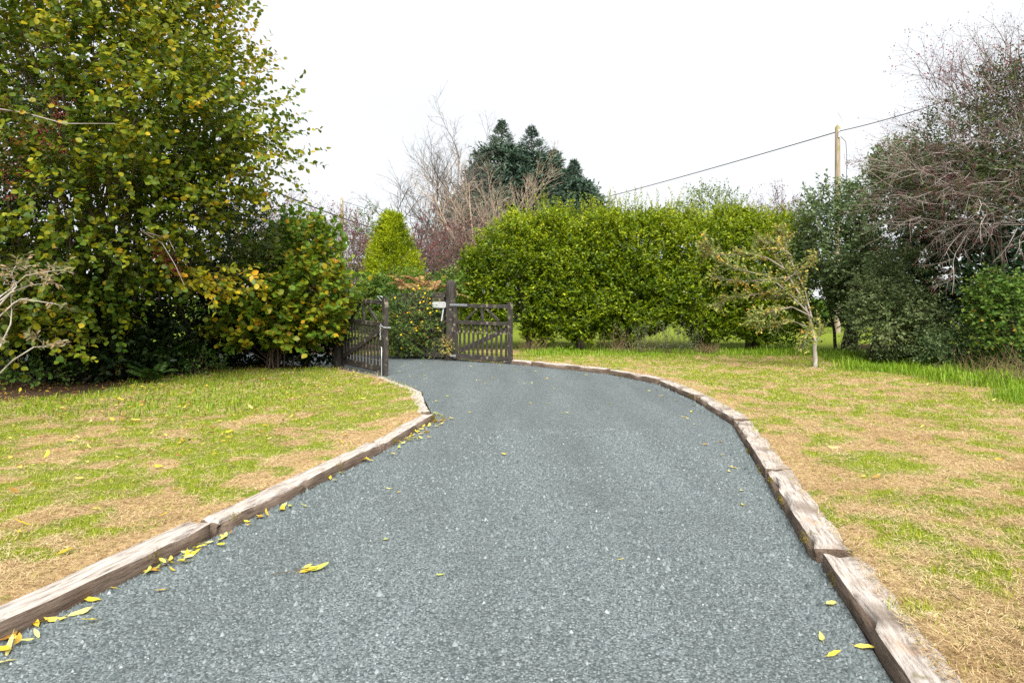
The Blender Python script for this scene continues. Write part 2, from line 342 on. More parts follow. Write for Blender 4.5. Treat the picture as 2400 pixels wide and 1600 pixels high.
bp = n.new('ShaderNodeBump'); bp.inputs['Strength'].default_value = .6; bp.inputs['Distance'].default_value = .008; l.new(inv.outputs[0], bp.inputs['Height']); l.new(bp.outputs[0], b.inputs['Normal'])

# ------------------------------------------------------------------ driveway outline (m): left edge, right edge
LEFT = [(-3.4, -3), (-3.1, -1.5), (-2.45, 1.55), (-2.145, 2.86), (-1.99, 3.48), (-1.776, 4.13), (-1.53, 5.07), (-1.334, 5.88), (-1.19, 6.43), (-1.096, 7.22), (-.92, 8.06),
        (-1.0, 8.5), (-1.36, 10.3), (-1.42, 10.4), (-2.26, 12.17), (-3.4, 13.6), (-5.2, 14.6), (-9, 15.2), (-24, 15.6)]
RIGHT = [(.55, -3), (.7, -1.5), (1.05, .6), (1.43, 2.6), (1.65, 3.6), (2.0, 5.4), (2.277, 6.71), (2.49, 7.7), (2.55, 9.57), (2.42, 11.4), (1.79, 12.93), (.38, 14.5), (-.2, 15.0),
         (-1.2, 16.1), (-2.4, 17.0), (-5, 17.8), (-9, 18.3), (-24, 18.8)]
POLY = np.array(LEFT + RIGHT[::-1])
def road_sd(P):            # signed distance to the driveway outline, positive outside
    P = np.asarray(P, float)[:, :2]; out = np.empty(len(P))
    A = POLY; Bq = np.roll(POLY, -1, 0); e = Bq - A; ee = (e ** 2).sum(1)
    for s in range(0, len(P), 60000):
        p = P[s:s + 60000]
        w = p[:, None] - A[None]
        t = np.clip((w * e).sum(2) / ee, 0, 1)
        d = np.sqrt(((w - e * t[..., None]) ** 2).sum(2)).min(1)
        c = ((A[None, :, 1] > p[:, None, 1]) != (Bq[None, :, 1] > p[:, None, 1]))
        with np.errstate(divide='ignore', invalid='ignore'):
            xi = e[None, :, 0] * (p[:, None, 1] - A[None, :, 1]) / e[None, :, 1] + A[None, :, 0]
        ins = (c & (p[:, None, 0] < xi)).sum(1) % 2 == 1
        out[s:s + 60000] = np.where(ins, -d, d)
    return out
def ground_z(P, sdv=None):
    P = np.asarray(P, float)
    if sdv is None: sdv = road_sd(P)
    Q = np.column_stack([P[:, 0], P[:, 1], np.zeros(len(P))])
    bump = .045 * (fbm(Q, 1.1, 5, 3) - .5) + .03 * (fbm(Q, 5, 9, 2) - .5)
    lawn = .074 + bump * sstep(.1, .5, sdv) - .035 * sstep(.8, 3.5, sdv)
    far = sstep(17.0, 18.5, P[:, 1]) * 0
    return np.where(sdv < .03, -.06, -.06 + (lawn + .06) * sstep(.03, .19, sdv)) + far
def tall_mask(x, y):       # uncut grass along the right bank and at the foot of the hedge
    edge = 7.0 + .35 * np.sin(y * 1.3) + .25 * np.sin(y * 3.1 + 1)
    r = sstep(-.3, .35, x - edge)
    h = sstep(16.3, 17.0, y + .15 * np.sin(x * 2.3) - .12 * np.clip(x - 5, 0, 3)) * sstep(.2, .9, x)
    return np.maximum(r, h)
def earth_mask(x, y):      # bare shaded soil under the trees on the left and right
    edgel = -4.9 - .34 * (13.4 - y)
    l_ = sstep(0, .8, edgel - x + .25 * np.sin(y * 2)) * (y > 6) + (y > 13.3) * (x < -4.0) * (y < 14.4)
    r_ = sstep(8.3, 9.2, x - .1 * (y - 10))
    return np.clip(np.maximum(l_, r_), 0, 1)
def greenness(P, sdv):
    Q = np.column_stack([P[:, 0], P[:, 1], np.zeros(len(P))])
    g = .56 + .6 * (fbm(Q, .8, 31, 3) - .5) + 1.9 * (fbm(Q, 5.0, 41, 3) - .5)
    left = P[:, 0] < -.9
    g += np.where(left, .24 * sstep(6.5, 9.5, P[:, 1]) + .03, .14 * sstep(11, 14.5, P[:, 1]) - .02)
    g -= .30 * (1 - sstep(.2, .75, sdv))
    g += .9 * tall_mask(P[:, 0], P[:, 1])
    return np.clip(g, 0, 1)

def axis_steps(lo, hi, flo, fhi, fine):
    a = list(np.arange(flo, fhi + 1e-6, fine))
    x, s = flo, fine
    pre = []
    while x > lo: s *= 1.35; x -= s; pre.append(max(x, lo))
    x, s = fhi, fine
    post = []
    while x < hi: s *= 1.35; x += s; post.append(min(x, hi))
    return np.array(pre[::-1] + a + post)
gx = axis_steps(-600, 600, -9.5, 10.5, .115); gy = axis_steps(-60, 900, -2.0, 19, .115)
GX, GY = np.meshgrid(gx, gy); P2 = np.column_stack([GX.ravel(), GY.ravel()])
sdg = road_sd(P2); GZ = ground_z(P2, sdg)
idx = np.arange(len(P2)).reshape(GX.shape)
Q4 = np.stack([idx[:-1, :-1], idx[:-1, 1:], idx[1:, 1:], idx[1:, :-1]], -1).reshape(-1, 4)
gme = mesh_data('ground', np.column_stack([P2, GZ]), Q4, None, True)
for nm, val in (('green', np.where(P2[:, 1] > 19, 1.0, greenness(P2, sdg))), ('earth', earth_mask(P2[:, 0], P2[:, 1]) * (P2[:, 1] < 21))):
    at_ = gme.attributes.new(nm, 'FLOAT', 'POINT'); at_.data.foreach_set('value', val.astype(np.float32))
tag(link('ground', gme, M['ground']), kind='structure')

# driveway sheet
import bmesh
bm = bmesh.new()
vs = [bm.verts.new((x, y, 0)) for x, y in POLY]
bm.faces.new(vs); bmesh.ops.triangulate(bm, faces=bm.faces[:])
rme = bpy.data.meshes.new('driveway'); bm.to_mesh(rme); bm.free()
if rme.polygons[0].normal.z < 0: rme.flip_normals()
road = tag(link('driveway', rme, M['road']), kind='structure')

# loose and bedded chippings over the near driveway and along the kerbs
rng = np.random.default_rng(11)
def stones(P, size, z0):
    n_ = len(P)
    base = np.array([[1, 0, 0], [.2, .9, .05], [-.85, .35, 0], [-.6, -.75, .05], [.5, -.8, 0], [.05, .05, .85]])
    F = np.array([[5, 0, 1], [5, 1, 2], [5, 2, 3], [5, 3, 4], [5, 4, 0]])
    V = base[None] * rng.uniform(.6, 1.3, (n_, 6, 3))
    a_ = rng.uniform(0, 6.28, n_); c, s = np.cos(a_), np.sin(a_)
    x = V[..., 0] * c[:, None] - V[..., 1] * s[:, None] * .75; y = V[..., 0] * s[:, None] + V[..., 1] * c[:, None] * .75
    V = np.stack([x, y, V[..., 2]], -1) * size[:, None, None]
    V[:, :5, 2] -= .004
    V += np.column_stack([P, np.broadcast_to(z0, (n_,))])[:, None]
    return V.reshape(-1, 3), (F[None] + (np.arange(n_) * 6)[:, None, None]).reshape(-1, 3), np.repeat(np.clip(rng.beta(2.2, 2.6, n_) + .15 * (rng.uniform(0, 1, n_) > .96), 0, 1), 5)
N0 = 110000
yy = 2.0 + 5.5 * rng.uniform(0, 1, N0) ** 1.4; xx = rng.uniform(-3.4, 3.6, N0)
Pst = np.column_stack([xx, yy]); s_ = road_sd(Pst); k = s_ < -.004
clump = fbm(np.column_stack([Pst, np.zeros(N0)]), 1.6, 77, 3)
k &= rng.uniform(0, 1, N0) < np.clip(.35 + 1.9 * (clump - .35) + .8 * np.exp(s_ / .12), 0, 1)
Pst = Pst[k]
gs = Geo(); gs.add(*stones(Pst, rng.gamma(6, .00125, len(Pst)) * (1 + .03 * Pst[:, 1]), 0.0))
for E_ in (LEFT[1:16], RIGHT[1:14]):        # coarser loose stone gathered along the timbers
    E_ = np.array(E_)
    for a_, b_ in zip(E_[:-1], E_[1:]):
        m_ = int(np.linalg.norm(b_ - a_) * 420)
        if m_ == 0: continue
        t_ = rng.uniform(0, 1, m_)[:, None]; q = a_ + (b_ - a_) * t_ + rng.normal(0, .085, (m_, 2))
        q = q[road_sd(q) < -.01]
        Vq, Fq, Tq = stones(q, rng.gamma(6, .0019, len(q)), .003); gs.add(Vq, Fq, Tq * .62)
gsl = Geo()
geo_obj('loose_chippings', gs, M['stone'], kind='stuff')

# ------------------------------------------------------------------ timber sleepers edging the driveway
def box_grid(L, Wd, H, nx, ny, nz, rng, amp=.010, f=7):
    g = Geo()
    def face(o, u, v, nu, nv, T=0.0):
        U, Vv = np.meshgrid(np.linspace(0, 1, nu + 1), np.linspace(0, 1, nv + 1), indexing='ij')
        P = np.array(o) + U[..., None] * np.array(u) + Vv[..., None] * np.array(v)
        i = np.arange((nu + 1) * (nv + 1)).reshape(nu + 1, nv + 1)
        a_, b_, c_, d_ = i[:-1, :-1], i[1:, :-1], i[1:, 1:], i[:-1, 1:]
        g.add(P.reshape(-1, 3), np.concatenate([np.stack([a_, b_, c_], -1).reshape(-1, 3), np.stack([a_, c_, d_], -1).reshape(-1, 3)]), T)
    face((0, 0, 0), (L, 0, 0), (0, 0, H), nx, nz); face((0, Wd, H), (L, 0, 0), (0, 0, -H), nx, nz)
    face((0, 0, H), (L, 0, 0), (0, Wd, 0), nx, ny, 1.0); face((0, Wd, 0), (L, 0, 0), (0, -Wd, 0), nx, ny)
    face((0, Wd, 0), (0, -Wd, 0), (0, 0, H), ny, nz); face((L, 0, 0), (0, Wd, 0), (0, 0, H), ny, nz)
    V, F, T = g.get()
    sd_ = int(rng.integers(0, 9999)); c = np.array([L / 2, Wd / 2, H / 2])
    e = np.abs(V - c) / c
    nedge = (e > .97).sum(1)
    V = V - np.sign(V - c) * (np.where(nedge >= 2, 1, 0) * (.008 + .045 * vnoise(V, 7, sd_ + 3) ** 2.5))[:, None] * (e > .97)
    off = np.stack([vnoise(V * np.array([.35, 1, 1]), f, sd_ + q) - .5 for q in range(3)], -1) * 2 * amp
    off2 = np.stack([vnoise(V * np.array([.2, 6, 6]), f, sd_ + 5 + q) - .5 for q in range(3)], -1) * amp * .9
    V = V + off * np.array([2.5, 1, 1]) + off2
    return V, F, T
def sleeper(a, b, side, top, label, Wd=.21, H=.22, roll=0.0):
    """a,b: ends of the face towards the driveway; side=+1 lawn to the left of a->b, -1 to the right"""
    a, b = np.array(a, float), np.array(b, float); L = np.linalg.norm(b - a)
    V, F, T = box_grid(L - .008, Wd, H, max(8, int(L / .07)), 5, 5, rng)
    if side < 0: V[:, 1] *= -1; F = F[:, ::-1]
    V[:, 2] -= H
    # a long drying split down the top face
    yc = side * Wd * rng.uniform(.4, .62); k_ = (np.abs(V[:, 1] - yc) < .028) & (V[:, 2] > -.02)
    V[k_, 2] -= .012 * (vnoise(V[k_] * np.array([1, 0, 0]), 2.3, int(rng.integers(999))) > .4)
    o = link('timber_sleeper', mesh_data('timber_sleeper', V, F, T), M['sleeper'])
    o.location = (a[0], a[1], top); o.rotation_euler = (roll * side, 0, math.atan2(b[1] - a[1], b[0] - a[0]))
    return tag(o, label, 'sleeper', 'timber sleepers edging the driveway')
sl = [
 ((-3.1, -1.5), (-2.47, 1.5), 1, .095, 'weathered timber sleeper edging the left lawn, nearest of all, at the bottom left corner'),
 ((-2.45, 1.52), (-1.79, 4.10), 1, .098, 'dark faced timber sleeper along left lawn, running out of the picture at lower left'),
 ((-1.765, 4.12), (-1.20, 6.41), 1, .09, 'long pale timber sleeper along left lawn, second from the lower left corner'),
 ((-1.18, 6.44), (-.90, 8.10), 1, .082, 'mossy timber sleeper along left lawn ending at the corner where the kerb turns'),
 ((-1.0, 8.34), (-1.37, 10.30), 1, .055, 'pale flat timber sleeper just past the left kerb corner, lying almost flush'),
 ((-1.42, 10.36), (-2.26, 12.15), 1, .05, 'flat timber sleeper nearest the chained left gate leaf'),
 ((.68, -1.5), (1.05, .58), -1, .09, 'timber sleeper edging the right lawn, nearest of all, below the picture edge'),
 ((1.05, .62), (1.355, 2.18), -1, .085, 'split timber sleeper at the lower right corner of the picture'),
 ((1.36, 2.2), (1.655, 3.66), -1, .088, 'short rough timber sleeper on the right, second from the lower right corner'),
 ((1.63, 3.68), (2.0, 5.42), -1, .092, 'pale timber sleeper with a long split along its top on the right'),
 ((2.02, 5.46), (2.275, 6.68), -1, .085, 'mossy timber sleeper on the right, just past the long split one'),
 ((2.29, 6.72), (2.49, 7.68), -1, .08, 'short half buried timber sleeper midway along the right lawn'),
 ((2.50, 7.72), (2.56, 9.55), -1, .085, 'timber sleeper on the right where the kerb starts to bend left'),
 ((2.555, 9.60), (2.43, 11.38), -1, .09, 'timber sleeper at the outermost point of the right bend'),
 ((2.41, 11.42), (1.80, 12.92), -1, .10, 'timber sleeper on the far part of the right bend, third from the open gate'),
 ((1.77, 12.95), (.40, 14.47), -1, .105, 'long timber sleeper on the right bend, second from the open gate'),
 ((.37, 14.50), (-.2, 15.02), -1, .095, 'short dark timber sleeper at the foot of the right gate leaf'),
]
for a_, b_, sd_, tp, lb in sl:
    sleeper(a_, b_, sd_, tp, lb, roll=rng.uniform(-.03, .03), Wd=.26 if 'flat timber' in lb else (.165 if sd_ > 0 else .21))

# ------------------------------------------------------------------ mown lawn: cut dry grass lying about, green blades in patches
rng = np.random.default_rng(5)
def lawn(side, n_):
    t = rng.uniform(0, 1, n_)
    y = 1.9 * (19.0 / 1.9) ** (t ** .92)                        # log spread in depth: near lawn is densest
    ext = .92 * y + .6
    x = rng.uniform(0, 1, n_) * ext * (-1 if side < 0 else 1)
    if side > 0: x = np.where(y > 12.5, x - 1.5, x)
    P = np.column_stack([x, y]); sdv = road_sd(P)
    k_ = (sdv > .115) & (x < 9.6) & (x > -10) & (y < 18.8)
    k_ &= np.where(x < -.9, y < 14.2, True)
    k_ &= rng.uniform(0, 1, n_) > .96 * earth_mask(x, y)
    k_ &= rng.uniform(0, 1, n_) > .6 * (1 - sstep(.16, .45, sdv))
    P, sdv = P[k_], sdv[k_]; m_ = len(P)
    g_ = greenness(P, sdv); z = np.where(sdv < .27, np.maximum(ground_z(P, sdv), np.where((y[k_] < 8.2) & (P[:, 0] < 0), .096, .092)), ground_z(P, sdv)); r = rng.uniform(0, 1, m_)
    patch = fbm(np.column_stack([P, np.zeros(m_)]), 9.0, 71, 2)
    isg = r < np.clip((g_ - .30) * 1.15 + (patch - .5) * 1.9, .05, .9)
    az = rng.uniform(0, 6.283, m_)
    d2 = np.column_stack([np.cos(az), np.sin(az)])
    far = np.clip(P[:, 1] / 7, .75, 2.0)
    ln = np.where(isg, rng.uniform(.018, .05, m_), rng.uniform(.02, .06, m_)) * np.clip(far, .9, 1.3)
    wd = rng.uniform(.0016, .0032, m_) * far * np.where(isg, 1.15, 1.0)
    el = np.where(isg, rng.uniform(.5, 1.35, m_), rng.uniform(-.08, .45, m_))
    D = np.column_stack([d2 * np.cos(el)[:, None], np.sin(el)])
    W_ = np.column_stack([-d2[:, 1], d2[:, 0], rng.normal(0, .25, m_)]) * wd[:, None]
    A = np.column_stack([P, z + np.where(isg, -.004, rng.uniform(.002, .022, m_))])
    V = np.stack([A - W_, A + W_, A + D * ln[:, None]], 1)
    th = fbm(np.column_stack([P, np.zeros(m_)]), 2.4, 88, 3)
    T = np.where(isg, .52 + .48 * rng.beta(2, 2.2, m_), .49 * np.clip(rng.beta(2.2, 1.8, m_) * .9 + .6 * (th - .5), 0, 1))
    g = Geo(); g.add(V.reshape(-1, 3), np.arange(m_ * 3).reshape(-1, 3), T)
    return g
tag(geo_obj('lawn_grass', lawn(-1, 360000), M['grass'], kind='stuff'), 'mown left lawn of short green and straw coloured grass', 'grass')
tag(geo_obj('lawn_grass', lawn(1, 420000), M['grass'], kind='stuff'), 'mown right lawn of dry straw coloured grass with green patches', 'grass')

# uncut long grass
def long_grass(n_, xr, yr, keep, ln0, seed):
    r_ = np.random.default_rng(seed)
    P = np.column_stack([r_.uniform(*xr, n_), r_.uniform(*yr, n_)])
    k_ = keep(P, r_); P = P[k_]; m_ = len(P)
    z = ground_z(P); az = r_.uniform(0, 6.283, m_)
    cl = fbm(np.column_stack([P, np.zeros(m_)]), 1.8, seed, 2)
    ln = ln0 * r_.uniform(.45, 1.3, m_) * (.15 + 1.7 * cl)
    A = np.column_stack([P, z]); hd = np.column_stack([np.cos(az), np.sin(az), np.zeros(m_)])
    lean = r_.uniform(.25, 1.15, m_)[:, None]
    up = np.array([0, 0, 1.0])
    B1 = A + (up * (1 - .3 * lean) + hd * lean * .35) * (ln * .55)[:, None]
    C = B1 + (up * (.75 - lean) + hd * lean) * (ln * .5)[:, None]
    w = np.column_stack([-np.sin(az), np.cos(az), np.zeros(m_)]) * r_.uniform(.003, .0065, m_)[:, None]
    V = np.stack([A - w, A + w, B1 + w * .8, B1 - w * .8, C], 1)
    F = np.array([[0, 1, 2], [0, 2, 3], [3, 2, 4]])
    g = Geo(); g.add(V.reshape(-1, 3), (F[None] + (np.arange(m_) * 5)[:, None, None]).reshape(-1, 3), np.repeat(np.clip(r_.beta(2, 2, m_) + .4 * (cl - .5), 0, 1), 3))
    return g
gl = long_grass(26000, (6.2, 10.2), (7.5, 17.5), lambda P, r: (r.uniform(0, 1, len(P)) < tall_mask(P[:, 0], P[:, 1])) & (P[:, 0] < 9.4 + .08 * (P[:, 1] - 9)), .27, 3)
tag(geo_obj('long_grass', gl, M['longgrass'], kind='stuff'), 'bright green uncut grass along the right hand bushes', 'grass')
gl = long_grass(15000, (.2, 8.5), (15.6, 18.6), lambda P, r: (r.uniform(0, 1, len(P)) < .25 + .75 * tall_mask(P[:, 0], P[:, 1])) & (road_sd(P) > .5), .15, 4)
tag(geo_obj('long_grass', gl, M['longgrass'], kind='stuff'), 'green uncut grass at the foot of the clipped hedge', 'grass')
gl = long_grass(9000, (-8.5, -3.2), (8.0, 13.8), lambda P, r: (road_sd(P) > .3) & (np.abs(earth_mask(P[:, 0], P[:, 1]) - .35) < .5) & (r.uniform(0, 1, len(P)) < .7), .11, 6)
tag(geo_obj('long_grass', gl, M['longgrass'], kind='stuff'), 'green grass fringe along the foot of the left trees', 'grass')

# ------------------------------------------------------------------ gates
def board(name, parent, p, q, w, t, mat=None, grain=True, chamfer=.004):
    """a plank from p to q (local to parent): w across in the gate plane, t thick; runs along its own x"""
    p, q = np.array(p, float), np.array(q, float); d = q - p; L = np.linalg.norm(d); X = d / L
    Yv = np.array([0, 1.0, 0]) if abs(X[1]) < .9 else np.array([1.0, 0, 0])
    Z = np.cross(X, Yv); Z /= np.linalg.norm(Z); Yv = np.cross(Z, X)
    bm = bmesh.new(); bmesh.ops.create_cube(bm, size=1)
    for v in bm.verts: v.co = Vector((v.co.x * L, v.co.y * t, v.co.z * w))
    bmesh.ops.bevel(bm, geom=bm.edges[:], offset=min(chamfer, t * .2), segments=1, affect='EDGES')
    off = Vector((random.uniform(-50, 50), random.uniform(-50, 50), random.uniform(-50, 50)))
    me = bpy.data.meshes.new(name); bm.to_mesh(me); bm.free()
    o = link(name, me, mat or M['gatewood'], parent)
    c = (p + q) / 2
    o.matrix_local = Matrix(((X[0], Yv[0], Z[0], c[0]), (X[1], Yv[1], Z[1], c[1]), (X[2], Yv[2], Z[2], c[2]), (0, 0, 0, 1)))
    return o
random.seed(4)
def gate(name, label, hinge, free, h, nsl, lift_h, lift_f, flip, brace_up):
    """leaf in local x (hinge 0 -> free L); front face y<0"""
    hinge, free = np.array(hinge), np.array(free); L = np.linalg.norm(free - hinge)
    ang = math.atan2(free[1] - hinge[1], free[0] - hinge[0])
    g = thing(name, label, 'gate', (hinge[0], hinge[1], 0), ang)
    def zl(x): return lift_h + (lift_f - lift_h) * x / L
    s = flip
    st = board('hinge_stile', g, (.04, 0, zl(0)), (.04, 0, zl(0) + h * .985), .085, .075)
    fs = board('meeting_stile', g, (L - .045, 0, zl(L) - .03), (L - .045, 0, zl(L) + h * 1.03), .085, .085)
    def rail(nm, z, w, t=.05): return board(nm, g, (.082, 0, zl(0) + z), (L - .088, 0, zl(L) + z), w, t)
    zt, zm, zb = h - .055, h * .66, .075
    rail('top_rail', zt, .085, .07); rail('middle_rail', zm, .085, .064); rail('bottom_rail', zb, .12, .064)
    for i in range(nsl):
        x = .082 + (L - .17) * (i + .6) / (nsl + .2)
        board('slat', g, (x, .012 * s, zl(x) + .136), (x, .012 * s, zl(x) + zm - .046), .056, .024)
    xm = L * .5
    board('king_post', g, (xm, 0, zl(xm) + zm + .05), (xm, 0, zl(xm) + zt - .05), .055, .045)
    for sg in (-1, 1):
        x0, x1 = xm + sg * L * .285, xm + sg * L * .075
        board('strut', g, (x0, .002 * sg, zl(x0) + zm + .055), (x1, .002 * sg, zl(x1) + zt - .05), .05, .04)
    x0, x1 = (.10, L - .11)
    za, zb2 = (zb + .10, zm - .09) if brace_up else (zm - .09, zb + .10)
    board('diagonal_brace', g, (x0, .043 * s, zl(x0) + za), (x1, .043 * s, zl(x1) + zb2), .10, .03)
    return g, L, zl, (zt, zm, zb)
# right leaf stands open beside the hedge; its brace is on the far side
gr, Lr, zlr, (zt, zm, zb) = gate('gate_leaf', 'open slatted wooden gate leaf beside the clipped hedge', (-1.33, 15.75), (0.0, 14.86), 1.29, 11, .045, .02, 1, True)
hs = board('hinge_strap', gr, (-.10, -.043, zlr(0) + zt + .012), (.40, -.043, zlr(.4) + zt + .012), .045, .008, M['steel'], chamfer=.001)
for xq in (.03, .18, .34):
    V, F, T = stones(np.zeros((1, 2)), np.array([.012]), 0.0)
    o = link('bolt', mesh_data('bolt', V[:, [0, 2, 1]] * np.array([1, -1, 1]), F), M['cable'], hs); o.location = (xq - .15, -.004, 0)
board('bottom_hinge', gr, (-.10, -.04, zlr(0) + zb), (.07, -.04, zlr(0) + zb), .05, .01, M['steel'], chamfer=.001)
# left leaf, brace on the side we see
gl_, Ll, zll, (zt, zm, zb) = gate('gate_leaf', 'open slatted wooden gate leaf with a chain, beside the yellowing hazel shrub', (-3.45, 13.95), (-2.315, 12.60), 1.38, 12, .085, .035, -1, True)
board('hinge_strap', gl_, (-.06, -.043, zll(0) + zt + .012), (.42, -.043, zll(.4) + zt + .012), .045, .008, M['steel'], chamfer=.001)
# throw-over loop latch lying on the top rail
gq = Geo()
zz = zll(Ll) + zt + .06
loop = np.array([[Ll - .10, -.05, zz - .03], [Ll - .30, -.03, zz + .055], [Ll - .30, .06, zz + .055], [Ll - .10, .05, zz - .03]])
tubes(gq, loop[None], np.full((1, 4), .008), 6)
o = link('loop_latch', mesh_data('loop_latch', *gq.get()[:2], None, True), M['steel'], gl_)
# drop bolt on the meeting stile
gq = Geo(); db = np.array([[Ll - .12, -.052, .50 + zll(Ll)], [Ll - .085, -.056, .49 + zll(Ll)], [Ll - .085, -.056, .25 + zll(Ll)], [Ll - .085, -.056, 0.0]])
tubes(gq, db[None], np.full((1, 4), .009), 6); link('drop_bolt', mesh_data('drop_bolt', *gq.get()[:2], None, True), M['steel'], gl_)
# chain: links round the stile and a hanging tail
def chain_links(pts, parent):
    gq = Geo()
    for i, (p, d) in enumerate(pts):
        p, d = np.array(p, float), norm(np.array(d, float))
        u = norm(np.cross(d, [0, .3, 1.0] if i % 2 else [1.0, .2, 0.1])); a_ = np.linspace(0, 2 * math.pi, 11)
        ringp = p + d * (np.cos(a_) * .024)[:, None] + u * (np.sin(a_) * .013)[:, None]
        tubes(gq, ringp[None], np.full((1, 11), .0042), 5)
    return link('chain', mesh_data('chain', *gq.get()[:2], None, True), M['steel'], parent)
zc = zll(Ll) + zm
path = [(Ll - .12, -.06, zc - .26 + .036 * i) for i in range(8)] + [(Ll - .11 + .034 * i, -.062, zc + .01 - .02 * math.sin(i * .8) - .012 * i) for i in range(5)] + [(Ll + .012, -.04 + .034 * i, zc - .05) for i in range(4)]
dirs = [(0, 0, 1)] * 8 + [(1, 0, -.2)] * 5 + [(0, 1, 0)] * 4
chain_links(list(zip(path, dirs)), gl_)

# gate posts
def post(label, x, y, w, h, rot):
    V, F, T = box_grid(h + .3, w, w, 26, 4, 4, rng, .004, 8)
    V = V - np.array([.3, w / 2, w / 2])
    o = link('gate_post', mesh_data('gate_post', V, F), M['gatewood'])
    o.location = (x, y, 0); o.rotation_euler = Matrix(((0, 0, 1), (0, 1, 0), (1, 0, 0))).transposed().to_euler()
    # local x up
    R = Matrix.Rotation(rot, 3, 'Z') @ Matrix(((0, 0, -1), (0, 1, 0), (1, 0, 0)))
    o.rotation_euler = R.to_euler()
    return tag(o, label, 'gate post')
post('tall square dark timber gate post between the flowering bush and the right gate', -1.42, 15.93, .21, 1.86, -.25)
post('dark timber gate post hidden behind hazel leaves at the left gate', -3.58, 14.07, .20, 1.72, -.4)

# fence stub from the tall post into the bush
fp = thing('fence_panel', 'short dark timber fence panel between flowering bush and tall gate post', 'fence', (-1.50, 16.02, 0), math.atan2(.42, -1.2))
board('top_rail', fp, (.06, 0, 1.52), (1.5, 0, 1.50), .11, .07)
for i in range(8):
    board('fence_board', fp, (.16 + i * .165, .04, .06), (.16 + i * .165, .04, 1.46), .145, .022)
board('fence_post', fp, (.13, -.06, .0), (.13, -.06, 1.46), .07, .06)
# white notice board on the fence, half grown over
sgn = thing('sign_board', 'small white notice plate fixed to the fence, half hidden by the flowering bush', 'sign', (-1.70, 15.90, 1.29), -.25)
bm = bmesh.new(); bmesh.ops.create_cube(bm, size=1)
for v in bm.verts: v.co = Vector((v.co.x * .34, v.co.y * .012, v.co.z * .14))
bmesh.ops.bevel(bm, geom=[e for e in bm.edges if abs(e.verts[0].co.y - e.verts[1].co.y) > .005], offset=.02, segments=3, affect='EDGES')
me = bpy.data.meshes.new('plate'); bm.to_mesh(me); bm.free(); link('plate', me, M['signwhite'], sgn)
def ink(x, z, w, h): 
    o = board('printed_mark', sgn, (x - w / 2, -.0085, z), (x + w / 2, -.0085, z), h, .003, M['signink'], chamfer=.0003); return o
for x, z, w, h in ((.115, .036, .055, .012), (.11, -.022, .07, .012), (.02, .04, .08, .009), (.0, -.02, .05, .03), (-.08, .01, .05, .02), (.115, .016, .05, .006)): ink(x, z, w, h)
stp = board('white_batten', None, (0, 0, 0), (.05, 0, .30), .03, .012, M['signwhite'])
stp.location = (-1.62, 15.90, 1.06); tag(stp, 'narrow white batten leaning below the white notice plate', 'batten')

# ------------------------------------------------------------------ plants
def E(px, py, z, rx, ry, rd):       # crown ellipsoid from photo pixels at depth z
    return (pix(px, py, z), (rx / FPX * z, rd, ry / FPX * z))
def split_leaves(rng, tree, args, kind, mat, n_single, gcrown, name='leaf'):
    """the n_single leaves that show largest become parts of their own, the rest go to the crown mesh"""
    P, D, N, L, Wd, T = [np.concatenate([a[i] for a in args]) for i in range(6)]
    X, Y, Z = leaf_frames(D, N)
    C = P + X * L[:, None] * .5; v = norm(C - np.array([0, 0, CAM_H])); dist = np.linalg.norm(C - np.array([0, 0, CAM_H]), axis=1)
    u = C[:, 0] / C[:, 1] * FPX + 1200; vv = HOR - (C[:, 2] - CAM_H) / C[:, 1] * FPX
    area = L * Wd * np.abs((Z * v).sum(1)) / dist ** 2 * (.4 + rng.uniform(0, 1, len(L)))
    area[(u < 5) | (u > 2395) | (vv < 5)] = 0
    front = dist < np.quantile(dist, .35)
    area[~front] = 0
    sel = np.argsort(-area)[:n_single]; mask = np.ones(len(P), bool); mask[sel] = False
    nr = mask & (dist < np.quantile(dist, .12)); fr_ = mask & ~nr      # finer outline for the nearer leaves
    leaf_geo(gcrown, P[nr], D[nr], N[nr], L[nr], Wd[nr], T[nr], kind); leaf_geo(gcrown, P[fr_], D[fr_], N[fr_], L[fr_] * 1.03, Wd[fr_] * 1.08, T[fr_], 'oval')
    tv, tf = LEAF[kind]; me = mesh_data(name, tv, tf); me.materials.append(mat)
    base = np.array(tree.location)
    for i in sel:
        o = link(name, me, None, tree); x, y, z = X[i] * L[i], Y[i] * Wd[i], Z[i] * L[i]; p = P[i] - base
        o.matrix_local = Matrix(((x[0], y[0], z[0], p[0]), (x[1], y[1], z[1], p[1]), (x[2], y[2], z[2], p[2]), (0, 0, 0, 1)))
def stems_to(rng, g, base, targets, r0, spread=.25, nseg=9, jit=.05, n=6):
    m_ = len(targets); t = np.linspace(0, 1, nseg + 1)
    A = np.array(base) + np.column_stack([rng.normal(0, spread, m_), rng.normal(0, spread, m_), np.zeros(m_) - .05])
    d = np.array(targets) - A
    hor = t[None, :, None] ** 1.5; ver = t[None, :, None] ** .85
    P = A[:, None] + np.concatenate([d[:, None, :2] * hor, d[:, None, 2:] * ver], -1)
    w = rng.normal(0, jit, (m_, nseg + 1, 3)); w[:, 0] = 0; P = P + np.cumsum(w, 1) * .6
    r = np.broadcast_to(r0, (m_,)) * rng.uniform(.6, 1.2, m_)
    tubes(g, P, r[:, None] * (1 - .82 * t)[None], n); return P

